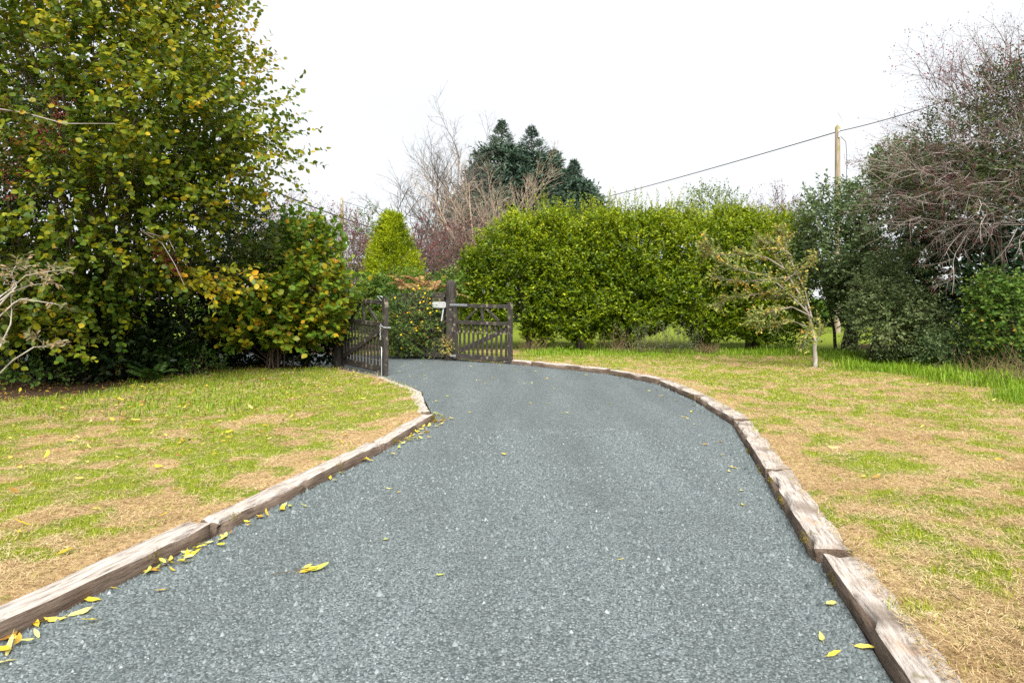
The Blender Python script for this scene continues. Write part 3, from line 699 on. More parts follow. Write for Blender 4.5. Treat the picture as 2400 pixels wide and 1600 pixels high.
# -- big hazel on the left
rng = np.random.default_rng(101)
hz = thing('hazel_tree', 'tall yellowing hazel tree filling the left side above the lawn', 'tree', (-7.3, 12.1, 0))
EH = [E(215, 130, 10.8, 420, 330, 2.4), E(445, 300, 10.6, 258, 200, 1.5), E(80, 470, 10.3, 330, 250, 2.0), E(180, -250, 11, 400, 300, 2.4), E(330, 480, 10.9, 210, 130, 1.4), E(100, 690, 10.6, 200, 120, .9), E(300, 620, 11.0, 170, 90, .8), E(-330, 250, 10.5, 330, 520, 2.2), E(300, 200, 12.4, 330, 300, .8), E(480, 380, 11.8, 170, 150, .7)]
gS, gT, gL = Geo(), Geo(), Geo(); coll = []
PA, PN = shell(rng, 6900, EH, .25, .22, 1.1, 3, .9)
ctr = np.array([-6.7, 11.2, 2.0])
D = norm(PN * .7 + norm(PA - ctr) * .9 + rng.normal(0, .35, PA.shape) + np.array([0, 0, -.05]))
kk = fbm(PA, 1.7, 91, 2) > .37; PA, PN, D = PA[kk], PN[kk], D[kk]
hgt = sstep(1.5, 6.5, PA[:, 2]); shade = fbm(PA, .9, 12, 2)
tc_ = .20 + .20 * hgt + .5 * (shade - .5) + .12 * sstep(-6.5, -3.5, PA[:, 0])
sprigs(rng, gL, gT, PA - D * .25, D, .60, 11, .080, .070, 'round', .6, -.05, .0045, 1.0, tc_, .17, collect=coll, lvar=.16, twstep=3)
# low leafy spray reaching out below the crown
lo = np.array([pix(rng.uniform(400, 590), rng.uniform(625, 685), rng.uniform(10.4, 11.2)) for _ in range(60)])
sprigs(rng, gL, gT, lo, np.tile([1, -.2, .05], (60, 1)) + rng.normal(0, .3, (60, 3)), .35, 7, .085, .075, 'round', .6, -.12, .004, 1, np.full(60, .62), .14, collect=coll)
lo = np.array([pix(rng.uniform(-60, 190), rng.uniform(690, 830), rng.uniform(9.8, 10.8)) for _ in range(110)])
sprigs(rng, gL, gT, lo, np.tile([.8, -.4, .0], (110, 1)) + rng.normal(0, .4, (110, 3)), .45, 7, .088, .078, 'round', .7, -.1, .004, 1, np.full(110, .36), .18, collect=coll)
tg = PA[rng.integers(0, len(PA), 46)] * .92 + ctr * .08
Pst_ = stems_to(rng, gS, (-7.3, 12.1, 0), tg, .032, .3, 10, .05)
kids = grow(rng, Pst_[:, 6], norm(Pst_[:, 9] - Pst_[:, 6]), np.full(46, 1.6), np.full(46, .012), [(5, .12, 0, 5, 45, .6, .6, .1), (4, .15, 0, 0, 0, 0, 0, 0)])
for P_, R_ in kids: tubes(gS, P_, R_, 4)
split_leaves(rng, hz, coll, 'round', M['hazel_one'], 300, gL)
geo_obj('stem', gS, M['hazelbark'], hz, True); geo_obj('twig', gT, M['hazelbark'], hz, kind='stuff'); geo_obj('crown', gL, M['hazel'], hz, kind='stuff')

# -- hazel shrub beside the gate
rng = np.random.default_rng(102)
b0 = gnd(640, 868)
hs_ = thing('hazel_shrub', 'round many stemmed hazel shrub with green and orange leaves beside the left gate', 'shrub', tuple(b0))
EH = [E(680, 690, 13.3, 150, 150, 1.05), E(705, 590, 13.4, 95, 90, .8), E(745, 700, 13.2, 85, 110, .8), E(590, 760, 13.2, 95, 75, .7)]
gS, gT, gL = Geo(), Geo(), Geo(); coll = []
PA, PN = shell(rng, 900, EH, .45, .2, 2.2, 5, .45)
D = norm(PN * .5 + norm(PA - b0) * 1.0 + rng.normal(0, .25, PA.shape))
tc_ = .40 + .5 * (fbm(PA, 1.6, 22, 2) - .5) - .18 * sstep(2.0, 3.0, PA[:, 2]) + .10 * (1 - sstep(.7, 1.6, PA[:, 2]))
sprigs(rng, gL, gT, PA - D * .2, D, .42, 9, .105, .092, 'round', .6, -.02, .004, 1, tc_, .19, collect=coll)
top = np.array([pix(rng.uniform(620, 780), rng.uniform(520, 580), rng.uniform(13, 13.7)) for _ in range(26)])
sprigs(rng, gL, gT, top - np.array([0, 0, .2]), np.tile([.1, 0, 1.0], (26, 1)) + rng.normal(0, .2, (26, 3)), .45, 9, .10, .09, 'round', .5, 0, .005, 1, np.full(26, .3), .12, collect=coll)
stems_to(rng, gS, b0, PA[rng.integers(0, len(PA), 26)], .022, .12, 9, .03)
split_leaves(rng, hs_, coll, 'round', M['hazel_one'], 300, gL)
geo_obj('stem', gS, M['hazelbark'], hs_, True); geo_obj('twig', gT, M['hazelbark'], hs_, kind='stuff'); geo_obj('crown', gL, M['hazel_shrub'], hs_, kind='stuff')

# -- generic leafy shrub / tree
NOTWIG = ('evergreen_shrub', 'field_hedge', 'ivy_thicket', 'flowering_bush', 'weed_patch', 'background_bush', 'low_bramble')
def leafy(name, label, cat, base, EL, n_, m_, L, Wd, mat, seed, kind='diamond', twl=.35, lo=.45, amp=.2, freq=1.5, tcent=.45, tvar=.2, flat=.6, droop=-.02, up=.0, nst=8, rst=.03, bark='bark', zmin=.15, spread=1.0, group=None, out=.7, tw=.004, inner=None):
    rng = np.random.default_rng(seed)
    t = thing(name, label, cat, tuple(np.array(base, float)), 0, group)
    gS, gT, gL = Geo(), Geo(), Geo()
    PA, PN = shell(rng, n_, EL, lo, amp, freq, seed, zmin)
    c = np.array(base, float) + np.array([0, 0, .3])
    D = norm(PN * out + norm(PA - c) * .5 + rng.normal(0, .3, PA.shape) + np.array([0, 0, up]))
    tcv = tcent + .45 * (fbm(PA, 1.4, seed + 3, 2) - .5)
    sprigs(rng, gL, None if name in NOTWIG else gT, PA - D * twl * .5, D, twl, m_, L, Wd, kind, flat, droop, tw, spread, tcv, tvar, twstep=2)
    if nst:
        tg = PA[rng.integers(0, len(PA), nst)] * .8 + c * .2
        stems_to(rng, gS, base, tg, rst, .1 + .2 * rst * 5, 8, .03)
        geo_obj('stem', gS, M[bark], t, True)
    if gT.V: geo_obj('twig', gT, M[bark], t, kind='stuff')
    geo_obj('foliage', gL, M[mat], t, kind='stuff')
    return t, PA, PN
def berries(t, mat, seed, C, n_each, spreadr, size):
    rng = np.random.default_rng(seed); g = Geo()
    P = (C[:, None] + rng.normal(0, spreadr, (len(C), n_each, 3))).reshape(-1, 3)
    o6 = np.array([[1, 1, 1], [-1, -1, 1], [-1, 1, -1], [1, -1, -1]]) * .8
    f8 = np.array([[0, 2, 1], [0, 1, 3], [0, 3, 2], [1, 2, 3]])
    V = P[:, None] + o6[None] * (size * rng.uniform(.7, 1.2, len(P)))[:, None, None]
    g.add(V.reshape(-1, 3), (f8[None] + (np.arange(len(P)) * 4)[:, None, None]).reshape(-1, 3), np.repeat(rng.uniform(0, 1, len(P)), 4))
    geo_obj('berries', g, M[mat], t, True, kind='stuff')
def twigs(t, mat, seed, A, D, ln, rad, specs, n=3, name='branch'):
    rng = np.random.default_rng(seed); g = Geo()
    lv = grow(rng, np.array(A, float), np.array(D, float), np.array(ln, float), np.array(rad, float), specs)
    for i, (P, R) in enumerate(lv): tubes(g, P, R, 5 if i == 0 else n)
    geo_obj(name, g, M[mat], t, True, kind='stuff'); return lv

# hawthorn with red berries mixed into the left trees
ht, PA, PN = leafy('hawthorn_tree', 'dark hawthorn with red berries growing through the left hazel', 'tree', (-6.3, 13.9, 0),
    [E(440, 520, 11.9, 200, 170, 1.3), E(560, 560, 12.4, 120, 120, .9), E(60, 330, 9.6, 120, 120, .5), E(40, 430, 9.7, 90, 60, .5)], 1200, 9, .042, .034, 'hawthorn', 103, twl=.3, nst=9, rst=.04)
rng = np.random.default_rng(9)
C = np.concatenate([[pix(rng.uniform(0, 170), rng.uniform(230, 360), rng.uniform(8.9, 9.4)) for _ in range(46)],
                    [pix(rng.uniform(0, 70), rng.uniform(370, 470), rng.uniform(8.9, 9.4)) for _ in range(18)],
                    [pix(345 + 80 * u + rng.normal(0, 10), 555 + 90 * u + rng.normal(0, 14), 10.3) for u in rng.uniform(0, 1, 34)]])
berries(ht, 'berry', 104, C, 6, .035, .0085)
gB = Geo()
for pts in ([(-40, 250, 9.1), (60, 265, 9.0), (150, 290, 8.9), (270, 290, 8.9)], [(330, 540, 10.5), (380, 570, 10.2), (410, 620, 10.2), (432, 668, 10.2)], [(345, 545, 10.4), (395, 560, 10.2), (410, 590, 10.2)]):
    P_ = np.array([pix(*p) for p in pts]); gB = Geo(); tubes(gB, P_[None], np.linspace(.011, .004, len(P_))[None], 5); geo_obj('branch', gB, M['greytwig'], ht, True)
# dark evergreen understorey that closes the left side
for i, (lab, base, EL, n_) in enumerate([
    ('dark evergreen thicket deep behind the left hazel trunk', (-8.2, 13.2, 0), [E(120, 620, 13.2, 330, 260, .9), E(60, 300, 13.4, 360, 300, .9)], 1700),
    ('dark evergreen bush in the shade left of the hazel shrub', (-5.9, 14.0, 0), [E(420, 740, 14.0, 190, 130, .5), E(500, 580, 14.2, 150, 130, .6)], 1000),
    ('low dark evergreen bush behind the hazel shrub stems', (-4.3, 14.3, 0), [E(700, 790, 14.2, 120, 75, .3), E(545, 815, 14.0, 130, 70, .3)], 800),
    ('low dark evergreen bush round the foot of the left hazel', (-7.1, 11.4, 0), [E(150, 790, 11.3, 190, 95, .4), E(330, 790, 11.9, 90, 80, .4)], 900),
    ('dark evergreen bush at the far left picture edge', (-10.0, 12.0, 0), [E(-120, 600, 12.2, 260, 300, 1.0)], 800)]):
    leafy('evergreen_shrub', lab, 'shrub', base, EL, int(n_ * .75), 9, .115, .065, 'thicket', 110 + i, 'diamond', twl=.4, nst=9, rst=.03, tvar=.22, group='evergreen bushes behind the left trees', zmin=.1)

# pale branched shrub reaching in from the left edge
rng = np.random.default_rng(120)
ps = thing('pale_twigged_shrub', 'bare pale grey branches with faded leaves reaching in at the left edge', 'shrub', (-6.2, 7.5, 0))
gB, gL = Geo(), Geo()
zq = 7.0
paths = [[(-160, 1000), (-60, 900), (0, 848), (60, 815), (110, 812), (140, 795)], [(-160, 980), (-80, 780), (0, 712), (30, 700), (120, 712), (160, 722)], [(-120, 900), (-60, 720), (0, 685), (60, 668), (125, 662)],
         [(-120, 860), (-50, 700), (0, 672), (40, 645), (80, 640), (140, 632)], [(-160, 990), (-60, 860), (0, 760), (15, 730), (25, 670)], [(-90, 760), (0, 670), (3, 640), (20, 628), (45, 615)], [(60, 815), (70, 800), (80, 790)],
         [(-130, 950), (-60, 830), (0, 800), (12, 795)]]
ends = []
for pts in paths:
    P_ = np.array([pix(x, y, zq + .15 * rng.normal()) for x, y in pts]); P_[:, 1] += np.linspace(.3, 0, len(P_))
    tubes(gB, P_[None], np.linspace(.012 if len(pts) > 4 else .005, .003, len(P_))[None], 6)
    for q in (.6, .75, .88, 1.0):
        p_, d_ = at(P_[None], np.array([[q]])); ends.append((p_[0, 0], d_[0, 0]))
for i in range(20):
    ends.append((pix(rng.uniform(-20, 155), rng.uniform(612, 660), zq + rng.normal(0, .2)), np.array([1, 0, .1])))
A_ = np.array([e[0] for e in ends]); D_ = np.array([e[1] for e in ends])
sprigs(rng, gL, gB, A_, D_ + rng.normal(0, .4, D_.shape), .13, 6, .062, .024, 'oval', .5, .02, .002, 1.1, np.full(len(A_), .55), .25)
geo_obj('branch', gB, M['palebark'], ps, True); geo_obj('foliage', gL, M['pale'], ps, kind='stuff')

# ferns, brambles, stalks under the left trees
def fern(label, base, n_fr, ln, mat, seed, droop=.0, group=None, lean=0):
    rng = np.random.default_rng(seed); t = thing('fern', label, 'fern', tuple(base), 0, group); gL, gT = Geo(), Geo()
    az = rng.uniform(0, 6.283, n_fr); A = np.tile(np.array(base, float), (n_fr, 1))
    D = np.column_stack([np.cos(az) * .6, np.sin(az) * .6 - lean, np.full(n_fr, 1.0)])
    P = curves(rng, A, D, ln * rng.uniform(.7, 1.2, n_fr), 7, .06, -.16 - droop)
    tubes(gT, P, np.linspace(.005, .002, 8)[None].repeat(n_fr, 0), 3)
    K = 20; t_ = np.linspace(.15, 1, K)[None].repeat(n_fr, 0); p, d = at(P, t_)
    side = norm(np.cross(d, np.array([0, 0, 1.0]) + rng.normal(0, .15, (n_fr, 1, 3))))
    prof = np.sin(np.linspace(.35, 3.05, K)) * .22 * ln + .02
    for sg in (-1, 1):
        leaf_geo(gL, p.reshape(-1, 3), (side * sg + d * .35).reshape(-1, 3), (np.cross(side, d) + rng.normal(0, .2, d.shape)).reshape(-1, 3), np.tile(prof, n_fr), np.tile(prof, n_fr) * .24, rng.uniform(0, 1, n_fr * K), 'diamond')
    geo_obj('stalk', gT, M['drystalk'], t, kind='stuff'); geo_obj('frond', gL, M[mat], t, kind='stuff')
for i, (x, y, z, l_, lab) in enumerate([(215, 880, 11.6, .85, 'green fern in the shade left of the yellow leaved sapling'), (345, 880, 12.0, 1.0, 'large green fern in the middle of the shaded left undergrowth'),
                                       (395, 875, 12.6, .9, 'green fern right of the large fern, deeper in the shade'), (360, 893, 11.3, .5, 'small low fern at the edge of the left lawn')]):
    p = pix(x, y, z); p[2] = .05; fern(lab, p, 11, l_, 'fern', 130 + i, group='ferns under the left trees')
leafy('bramble_bush', 'low bramble with dark leaves at the left lawn edge', 'bush', gnd(60, 912), [E(60, 880, 10.7, 110, 45, .5), E(180, 880, 11.2, 80, 40, .4)], 170, 8, .05, .04, 'bramble', 141, 'oval', nst=6, rst=.008, tcent=.25)
leafy('bramble_bush', 'low bramble under the trees between ferns and hazel shrub', 'bush', gnd(450, 892), [E(430, 850, 12.4, 110, 45, .5)], 140, 8, .05, .04, 'bramble', 142, 'oval', nst=6, rst=.008, tcent=.2)
leafy('yellow_sapling', 'thin sapling with bright yellow leaves in the shaded left undergrowth', 'sapling', gnd(285, 893), [E(283, 800, 11.5, 20, 75, .15)], 40, 6, .045, .03, 'litter', 143, 'oval', nst=3, rst=.007, tcent=.78, tvar=.1, twl=.2)
def stalks(label, base, n_, ln, spreadr, seed, mat='drystalk', cat='dead stalks', lean=.5, r=.004, name='dead_stalks'):
    rng = np.random.default_rng(seed); t = thing(name, label, cat, tuple(base)); g = Geo()
    A = np.array(base, float) + np.column_stack([rng.normal(0, spreadr, n_), rng.normal(0, spreadr * .5, n_), np.full(n_, -.02)])
    D = np.column_stack([rng.normal(0, lean, n_), rng.normal(0, lean, n_), np.ones(n_)])
    P = curves(rng, A, D, ln * rng.uniform(.5, 1.2, n_), 5, .12, -.05)
    for i_ in range(n_): tubes(g, P[i_:i_ + 1], np.linspace(r, r * .4, 6)[None], 3, rng.uniform(0, 1))
    geo_obj('stalk', g, M[mat], t, kind='stuff')
stalks('dry brown stalks at the foot of the far left trees', gnd(160, 897) + np.array([0, 0, .05]), 90, .75, .28, 151)
stalks('dry tangled stalks left of the shaded ferns', gnd(205, 893) + np.array([0, 0, .05]), 60, .6, .2, 152)
stalks('dry brown stalks under the right hand ivy', np.array([8.6, 12.2, .05]), 130, .55, .45, 153, lean=.6)
stalks('tall dry stalks at the right picture edge', np.array([8.3, 11.0, .05]), 110, .7, .3, 154, lean=.7)
stalks('dead grass clump at the hedge foot beside silver weeds', np.array([5.0, 17.3, .05]), 160, .34, .14, 155, lean=.7, r=.005)
stalks('dry stalks left of the hedge trunks beside the right gate', np.array([.55, 17.6, .05]), 80, .5, .25, 156)
stalks('dry stalks in the middle of the hedge foot', np.array([3.1, 17.6, .05]), 90, .75, .5, 157)

# leaf litter under the left trees and gate
rng = np.random.default_rng(160); g = Geo()
nL = 5200
P = np.column_stack([rng.uniform(-9.5, -2.0, nL), rng.uniform(5.5, 14.5, nL)]); sdv = road_sd(P)
w = np.clip(earth_mask(P[:, 0], P[:, 1]) + .28 * sstep(4, 10, P[:, 1]) + .10, 0, 1); k = (sdv > .25) & (rng.uniform(0, 1, nL) < w)
P = P[k]; z = ground_z(P); m_ = len(P); az = rng.uniform(0, 6.28, m_)
leaf_geo(g, np.column_stack([P, z + rng.uniform(.012, .035, m_)]), np.column_stack([np.cos(az), np.sin(az), rng.normal(0, .2, m_)]), np.array([0, 0, 1.0]) + rng.normal(0, .3, (m_, 3)), rng.uniform(.03, .07, m_), rng.uniform(.018, .04, m_), np.clip(rng.beta(1.6, 1.6, m_) - .25 * earth_mask(P[:, 0], P[:, 1]) + .12, 0, 1), 'oval')
tag(geo_obj('leaf_litter', g, M['litter'], kind='stuff'), 'brown and yellow fallen leaves under the left trees', 'leaves')

# -- clipped evergreen hedge: five shrubs
rng = np.random.default_rng(200)
HS = [(1222, 500, 112, 1262, 'hedge shrub at the left end of the clipped evergreen hedge, behind the gate leaf'),
      (1348, 480, 98, 1362, 'second clipped hedge shrub from the gate, tallest against the conifers'),
      (1478, 484, 100, 1462, 'middle shrub of the clipped evergreen hedge'),
      (1622, 492, 110, 1655, 'fourth clipped hedge shrub from the gate, behind silver weeds'),
      (1762, 505, 100, 1765, 'hedge shrub at the right end of the clipped hedge, behind the small sapling')]
for i, (cx, ty, hw, tx, lab) in enumerate(HS):
    zc_ = 19.2 if i < 4 else 19.0
    base = np.array([(tx - 1200) / FPX * 18.6, 18.6, .05])
    t = thing('hedge_shrub', lab, 'hedge', tuple(base), 0, 'clipped hedge of evergreen shrubs')
    gS, gT, gL = Geo(), Geo(), Geo()
    ty = 492 + .3 * (ty - 492) + 12; c = pix(cx, (ty + 812) / 2, zc_); R = np.array([hw / FPX * zc_ * 1.2, 1.45, (812 - ty) / 2 / FPX * zc_])
    n_ = 4000
    d = norm(rng.normal(0, 1, (n_, 3))); d[:, 1] = np.where(rng.uniform(0, 1, n_) < .75, -np.abs(d[:, 1]), d[:, 1])
    pw = 4.6
    rad = 1 / (np.abs(d[:, 0]) ** pw + np.abs(d[:, 1]) ** pw + np.abs(d[:, 2]) ** pw) ** (1 / pw)       # box-ish crown, as clipped
    f = .62 + .38 * rng.uniform(0, 1, n_) ** .55
    P = c + d * R * (rad * f)[:, None]
    if i == 0: P[:, 0] -= .25 * sstep(2.6, 1.2, P[:, 2]) * (P[:, 0] < c[0]); P[:, 2] -= .75 * sstep(c[0] - .2, c[0] - 1.35, P[:, 0]) * sstep(2.2, 3.6, P[:, 2])
    lump = (fbm(P, 1.7, 33, 2) - .5) * .8 + (vnoise(P, 4.0, 37) - .5) * .25
    N_ = norm(d * rad[:, None] ** 2 / R); P = P + N_ * lump[:, None]
    k_ = P[:, 2] > .24 + .34 * sstep(.15, .7, np.abs(P[:, 0] - base[0])) + .35 * (vnoise(P, 1.6, 55) - .5); P, N_ = P[k_], N_[k_]
    D = norm(N_ * .7 + np.array([0, 0, .75]) + rng.normal(0, .3, P.shape))
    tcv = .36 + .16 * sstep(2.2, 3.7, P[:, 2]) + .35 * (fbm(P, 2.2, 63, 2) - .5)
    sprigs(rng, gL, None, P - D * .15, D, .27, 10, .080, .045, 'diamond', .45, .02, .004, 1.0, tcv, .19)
    if i == 0:      # the crown spills out low on the gate side
        PX, NX = shell(rng, 900, [E(1142, 685, 18.9, 38, 88, .9), E(1190, 640, 19.0, 60, 110, .9)], .5, .2, 2, 5, .5)
        sprigs(rng, gL, None, PX, norm(NX * .7 + np.array([0, 0, .75]) + rng.normal(0, .3, PX.shape)), .27, 10, .08, .045, 'diamond', .45, .02, .004, 1.0, .36 + .35 * (fbm(PX, 2.2, 63, 2) - .5), .19)
    # unclipped leaders along the top
    nt = 70
    TP = np.column_stack([c[0] + rng.uniform(-1, 1, nt) * R[0] * .95, c[1] + rng.uniform(-.9, .7, nt) * R[1] * .8, np.full(nt, c[2] + R[2] - .12) + rng.normal(0, .08, nt)])
    if i == 0: TP = TP[TP[:, 0] > c[0] - .45]
    sprigs(rng, gL, gT, TP, np.array([0, 0, 1.0]) + rng.normal(0, .16, TP.shape), .40 + .18 * (i in (1, 2)), 15, .064, .03, 'diamond', .3, .02, .004, .8, np.full(len(TP), .66), .15)
    nst = 7
    tg = c + np.column_stack([rng.uniform(-.8, .8, nst) * R[0], rng.uniform(-.5, .5, nst), rng.uniform(-.5, .5, nst)])
    stems_to(rng, gS, base, tg, .075, .10, 9, .03, 8)
    geo_obj('trunk', gS, M['bark'], t, True); geo_obj('twig', gT, M['bark'], t, kind='stuff'); geo_obj('crown', gL, M['hedge'], t, kind='stuff')
# weeds behind and before the hedge foot
for i, (x, y, z, w_, h_, lab) in enumerate([(1290, 800, 21.5, 70, 26, 'bright green weeds seen under the hedge near the gate'), (1415, 800, 21.5, 55, 30, 'bright green weeds seen between the middle hedge trunks'), (1720, 800, 21.0, 60, 24, 'bright green weeds seen under the right end of the hedge'), (1850, 800, 18.5, 55, 28, 'bright green weeds between hedge and small sapling')]):
    b_ = pix(x, y, z); b_[2] = .04
    leafy('weed_patch', lab, 'weeds', b_, [(b_ + np.array([0, 0, h_ / FPX * z]), (w_ / FPX * z, .5, h_ / FPX * z * 1.1))], 170, 9, .07, .04, 'weed', 210 + i, 'diamond', nst=5, rst=.006, twl=.25, up=.6, tcent=.6, group='weeds round the hedge')
for i, (x, z, h_, lab) in enumerate([(1500, 17.4, .95, 'silvery weed sprigs left of the middle hedge foot'), (1560, 17.3, 1.05, 'tall silvery weed sprigs at the hedge foot'), (1615, 17.3, .85, 'silvery weed sprigs beside the dead grass clump')]):
    b_ = np.array([(x - 1200) / FPX * z, z, .05]); rng = np.random.default_rng(220 + i)
    t = thing('silver_weed', lab, 'weeds', tuple(b_), 0, 'silvery weeds at the hedge foot'); gL, gT = Geo(), Geo()
    A = b_ + np.column_stack([rng.normal(0, .16, 22), rng.normal(0, .1, 22), np.zeros(22)])
    sprigs(rng, gL, gT, A, np.array([0, 0, 1.0]) + rng.normal(0, .3, A.shape), h_ * .8, 22, .035, .018, 'diamond', .3, -.03, .004, 1, np.full(22, .5), .25)
    geo_obj('stalk', gT, M['drystalk'], t, kind='stuff'); geo_obj('foliage', gL, M['silver'], t, kind='stuff')

# -- hypericum with yellow flowers, bracken and brambles behind it
hb, PA, PN = leafy('flowering_bush', 'dense round bush with small yellow flowers between the two gates', 'bush', (-2.45, 16.55, 0),
    [E(975, 755, 16.4, 85, 88, .75), E(935, 770, 16.5, 60, 70, .6), E(1015, 760, 16.3, 45, 75, .5)], 1700, 10, .055, .026, 'hyper', 230, 'diamond', twl=.26, nst=9, rst=.015, lo=.55, amp=.16, freq=2.5, tcent=.42, tvar=.25, zmin=.12)
rng = np.random.default_rng(231)
fr = PA[(PA[:, 1] < 16.35)]; fr = fr[rng.integers(0, len(fr), 40)] + np.array([0, -.16, .04])
gF = Geo()
for k5 in range(5):
    a_ = k5 * 1.2566
    nrm = norm(np.array([0, -.7, .7]) + rng.normal(0, .25, fr.shape)); u_ = norm(np.cross(nrm, [1.0, 0, .1])); v_ = np.cross(nrm, u_)
    leaf_geo(gF, fr, u_ * math.cos(a_) + v_ * math.sin(a_) + nrm * .3, nrm, .028, .022, rng.uniform(0, 1, len(fr)), 'diamond')
geo_obj('flower', gF, M['petal'], hb, kind='stuff')
leafy('bramble_bush', 'green bramble mound behind the flowering bush, under the golden conifer', 'bush', (-3.0, 18.0, 0), [E(930, 690, 18, 95, 55, .7), E(1050, 665, 17.6, 42, 32, .5), E(880, 720, 17.8, 60, 70, .6)], 900, 8, .075, .055, 'bramble', 232, 'oval', nst=8, rst=.012, tcent=.45)
for i, (x, y, z, mat, lab) in enumerate([(1030, 665, 16.9, 'deadfern', 'rust brown dead bracken draped over the flowering bush'), (1060, 690, 16.6, 'deadfern', 'curled brown dead bracken beside the tall gate post'), (965, 660, 17.0, 'deadfern', 'yellowing bracken frond standing above the flowering bush'), (1000, 655, 17.2, 'deadfern', 'brown bracken at the top of the bramble mound')]):
    p = pix(x - 12, y + 20, z); b_ = p.copy(); fern(lab, b_, 7, .62, mat, 240 + i, .10, 'dead bracken over the flowering bush', .3)
leafy('variegated_shrub', 'small yellow variegated shrub at the foot of the tall gate post', 'shrub', (-1.62, 15.75, 0), [E(1048, 815, 15.7, 18, 32, .15)], 70, 7, .035, .02, 'apple', 233, 'diamond', nst=4, rst=.006, twl=.16, tcent=.75)

# -- golden cypress
rng = np.random.default_rng(250)
b_ = np.array([(918 - 1200) / FPX * 21, 21, 0.0]); t = thing('golden_cypress', 'bright yellow green conical cypress behind the gates', 'tree', tuple(b_))
gL, gT = Geo(), Geo(); H_ = 4.05; n_ = 3300
hh = rng.uniform(.06, 1, n_) ** .85; prof = 1.08 * np.clip(1.0 - .10 * (1 - hh / .3).clip(0, 1) ** 2, 0, 1) * np.clip((1.0 - hh) / .8, 0, 1) ** .66
az = rng.uniform(0, 6.283, n_); f = .7 + .3 * rng.uniform(0, 1, n_) ** .5
lum = 1 + .8 * (vnoise(np.column_stack([np.cos(az) * 3, np.sin(az) * 3, hh * 9]), 1.3, 4) - .5)
P = b_ + np.column_stack([np.cos(az) * prof * f * lum, np.sin(az) * prof * f * lum, hh * H_ * .97])
D = norm(np.column_stack([np.cos(az) * .75, np.sin(az) * .75, np.full(n_, .95)]) + rng.normal(0, .22, P.shape))
sprigs(rng, gL, None, P - D * .12, D, .34, 9, .10, .022, 'diamond', .1, .03, .004, .55, .34 + .95 * (vnoise(P, 4.5, 8) - .42), .16, jit=.08)
Pl = b_ + np.column_stack([rng.normal(0, .07, 60), rng.normal(0, .07, 60), H_ * (.97 - .14 * rng.uniform(0, 1, 60))])
sprigs(rng, gL, None, Pl, np.array([0, 0, 1.0]) + rng.normal(0, .22, Pl.shape), .27, 8, .09, .02, 'diamond', .1, 0, .004, .5, np.full(60, .6), .15)
tubes(gT, np.array([[b_, b_ + [0, 0, 2], b_ + [0, 0, H_ * .97]]]), np.array([[.09, .05, .01]]), 7)
geo_obj('trunk', gT, M['bark'], t); geo_obj('crown', gL, M['gold'], t, kind='stuff')

# -- spruces
def spruce(label, px, ytop, z, R, seed, lean=0, n_=1450):
    rng = np.random.default_rng(seed); tp = pix(px, ytop, z); b_ = np.array([tp[0], z, 0.0]); H_ = tp[2]
    t = thing('spruce_tree', label, 'tree', tuple(b_), 0, 'spruces behind the hedge'); gL, gT = Geo(), Geo()
    tubes(gT, np.array([[b_, b_ + [0, 0, H_ * .5], b_ + [0, 0, H_ * .99]]]), np.array([[.28, .16, .015]]), 8)
    hh = 1 - .80 * rng.uniform(0, 1, n_) ** .85; az = rng.uniform(0, 6.283, n_)
    rr = R * (1 - hh) ** .95 * rng.uniform(.62, 1.15, n_) * (1 + .5 * (vnoise(np.column_stack([np.cos(az) * 2.5, np.sin(az) * 2.5, hh * 22]), 1.2, seed) - .5)) + .05
    A = b_ + np.column_stack([np.zeros(n_), np.zeros(n_), hh * H_])
    D = np.column_stack([np.cos(az), np.sin(az), np.full(n_, -.05)])
    P = curves(rng, A, D, rr, 4, .05, .07)
    tubes(gT, P[::4, ::2], np.linspace(.03, .006, 3)[None].repeat(len(P[::4]), 0), 3)
    Pl = b_ + np.column_stack([rng.normal(0, .05, 40), rng.normal(0, .05, 40), H_ * (1.0 - .07 * rng.uniform(0, 1, 40))])
    sprigs(rng, gL, None, Pl, np.array([0, 0, 1.0]) + rng.normal(0, .25, Pl.shape), .22, 5, .12, .03, 'diamond', .3, 0, .004, .4, np.full(40, .5), .2)
    for sel, K, ln_, L_, W_ in ((hh > .84, 5, .16, .12, .035), (hh <= .84, 5, .5, .34, .10)):
        Pq = P[sel]; nq = len(Pq)
        tt = rng.uniform(.3, 1, (nq, K)) ** .7; p, d = at(Pq, tt)
        side = norm(np.cross(d, [0, 0, 1.0])) * np.sign(rng.normal(0, 1, (nq, K, 1)))
        dd = norm(d * .9 + side * rng.uniform(0, .7, (nq, K, 1)) + np.array([0, 0, .02]) + rng.normal(0, .12, d.shape))
        sprigs(rng, gL, None, p.reshape(-1, 3), dd.reshape(-1, 3), ln_, 4, L_, W_, 'diamond', .4, .03, .004, .6, .45 + .6 * (vnoise(p.reshape(-1, 3), .9, seed) - .5), .2)
    geo_obj('trunk', gT, M['bark'], t); geo_obj('crown', gL, M['spruce'], t, kind='stuff')
spruce('tallest dark blue green spruce, left of the group behind the hedge', 1176, 285, 46, 7.2, 260)
spruce('second spruce behind the hedge, with a sharp narrow top', 1246, 298, 45, 6.6, 261)
spruce('third spruce from the left, in the middle of the sloping group', 1298, 352, 47, 6.6, 262)
spruce('rightmost lower spruce of the group behind the hedge', 1345, 378, 46, 5.4, 263)

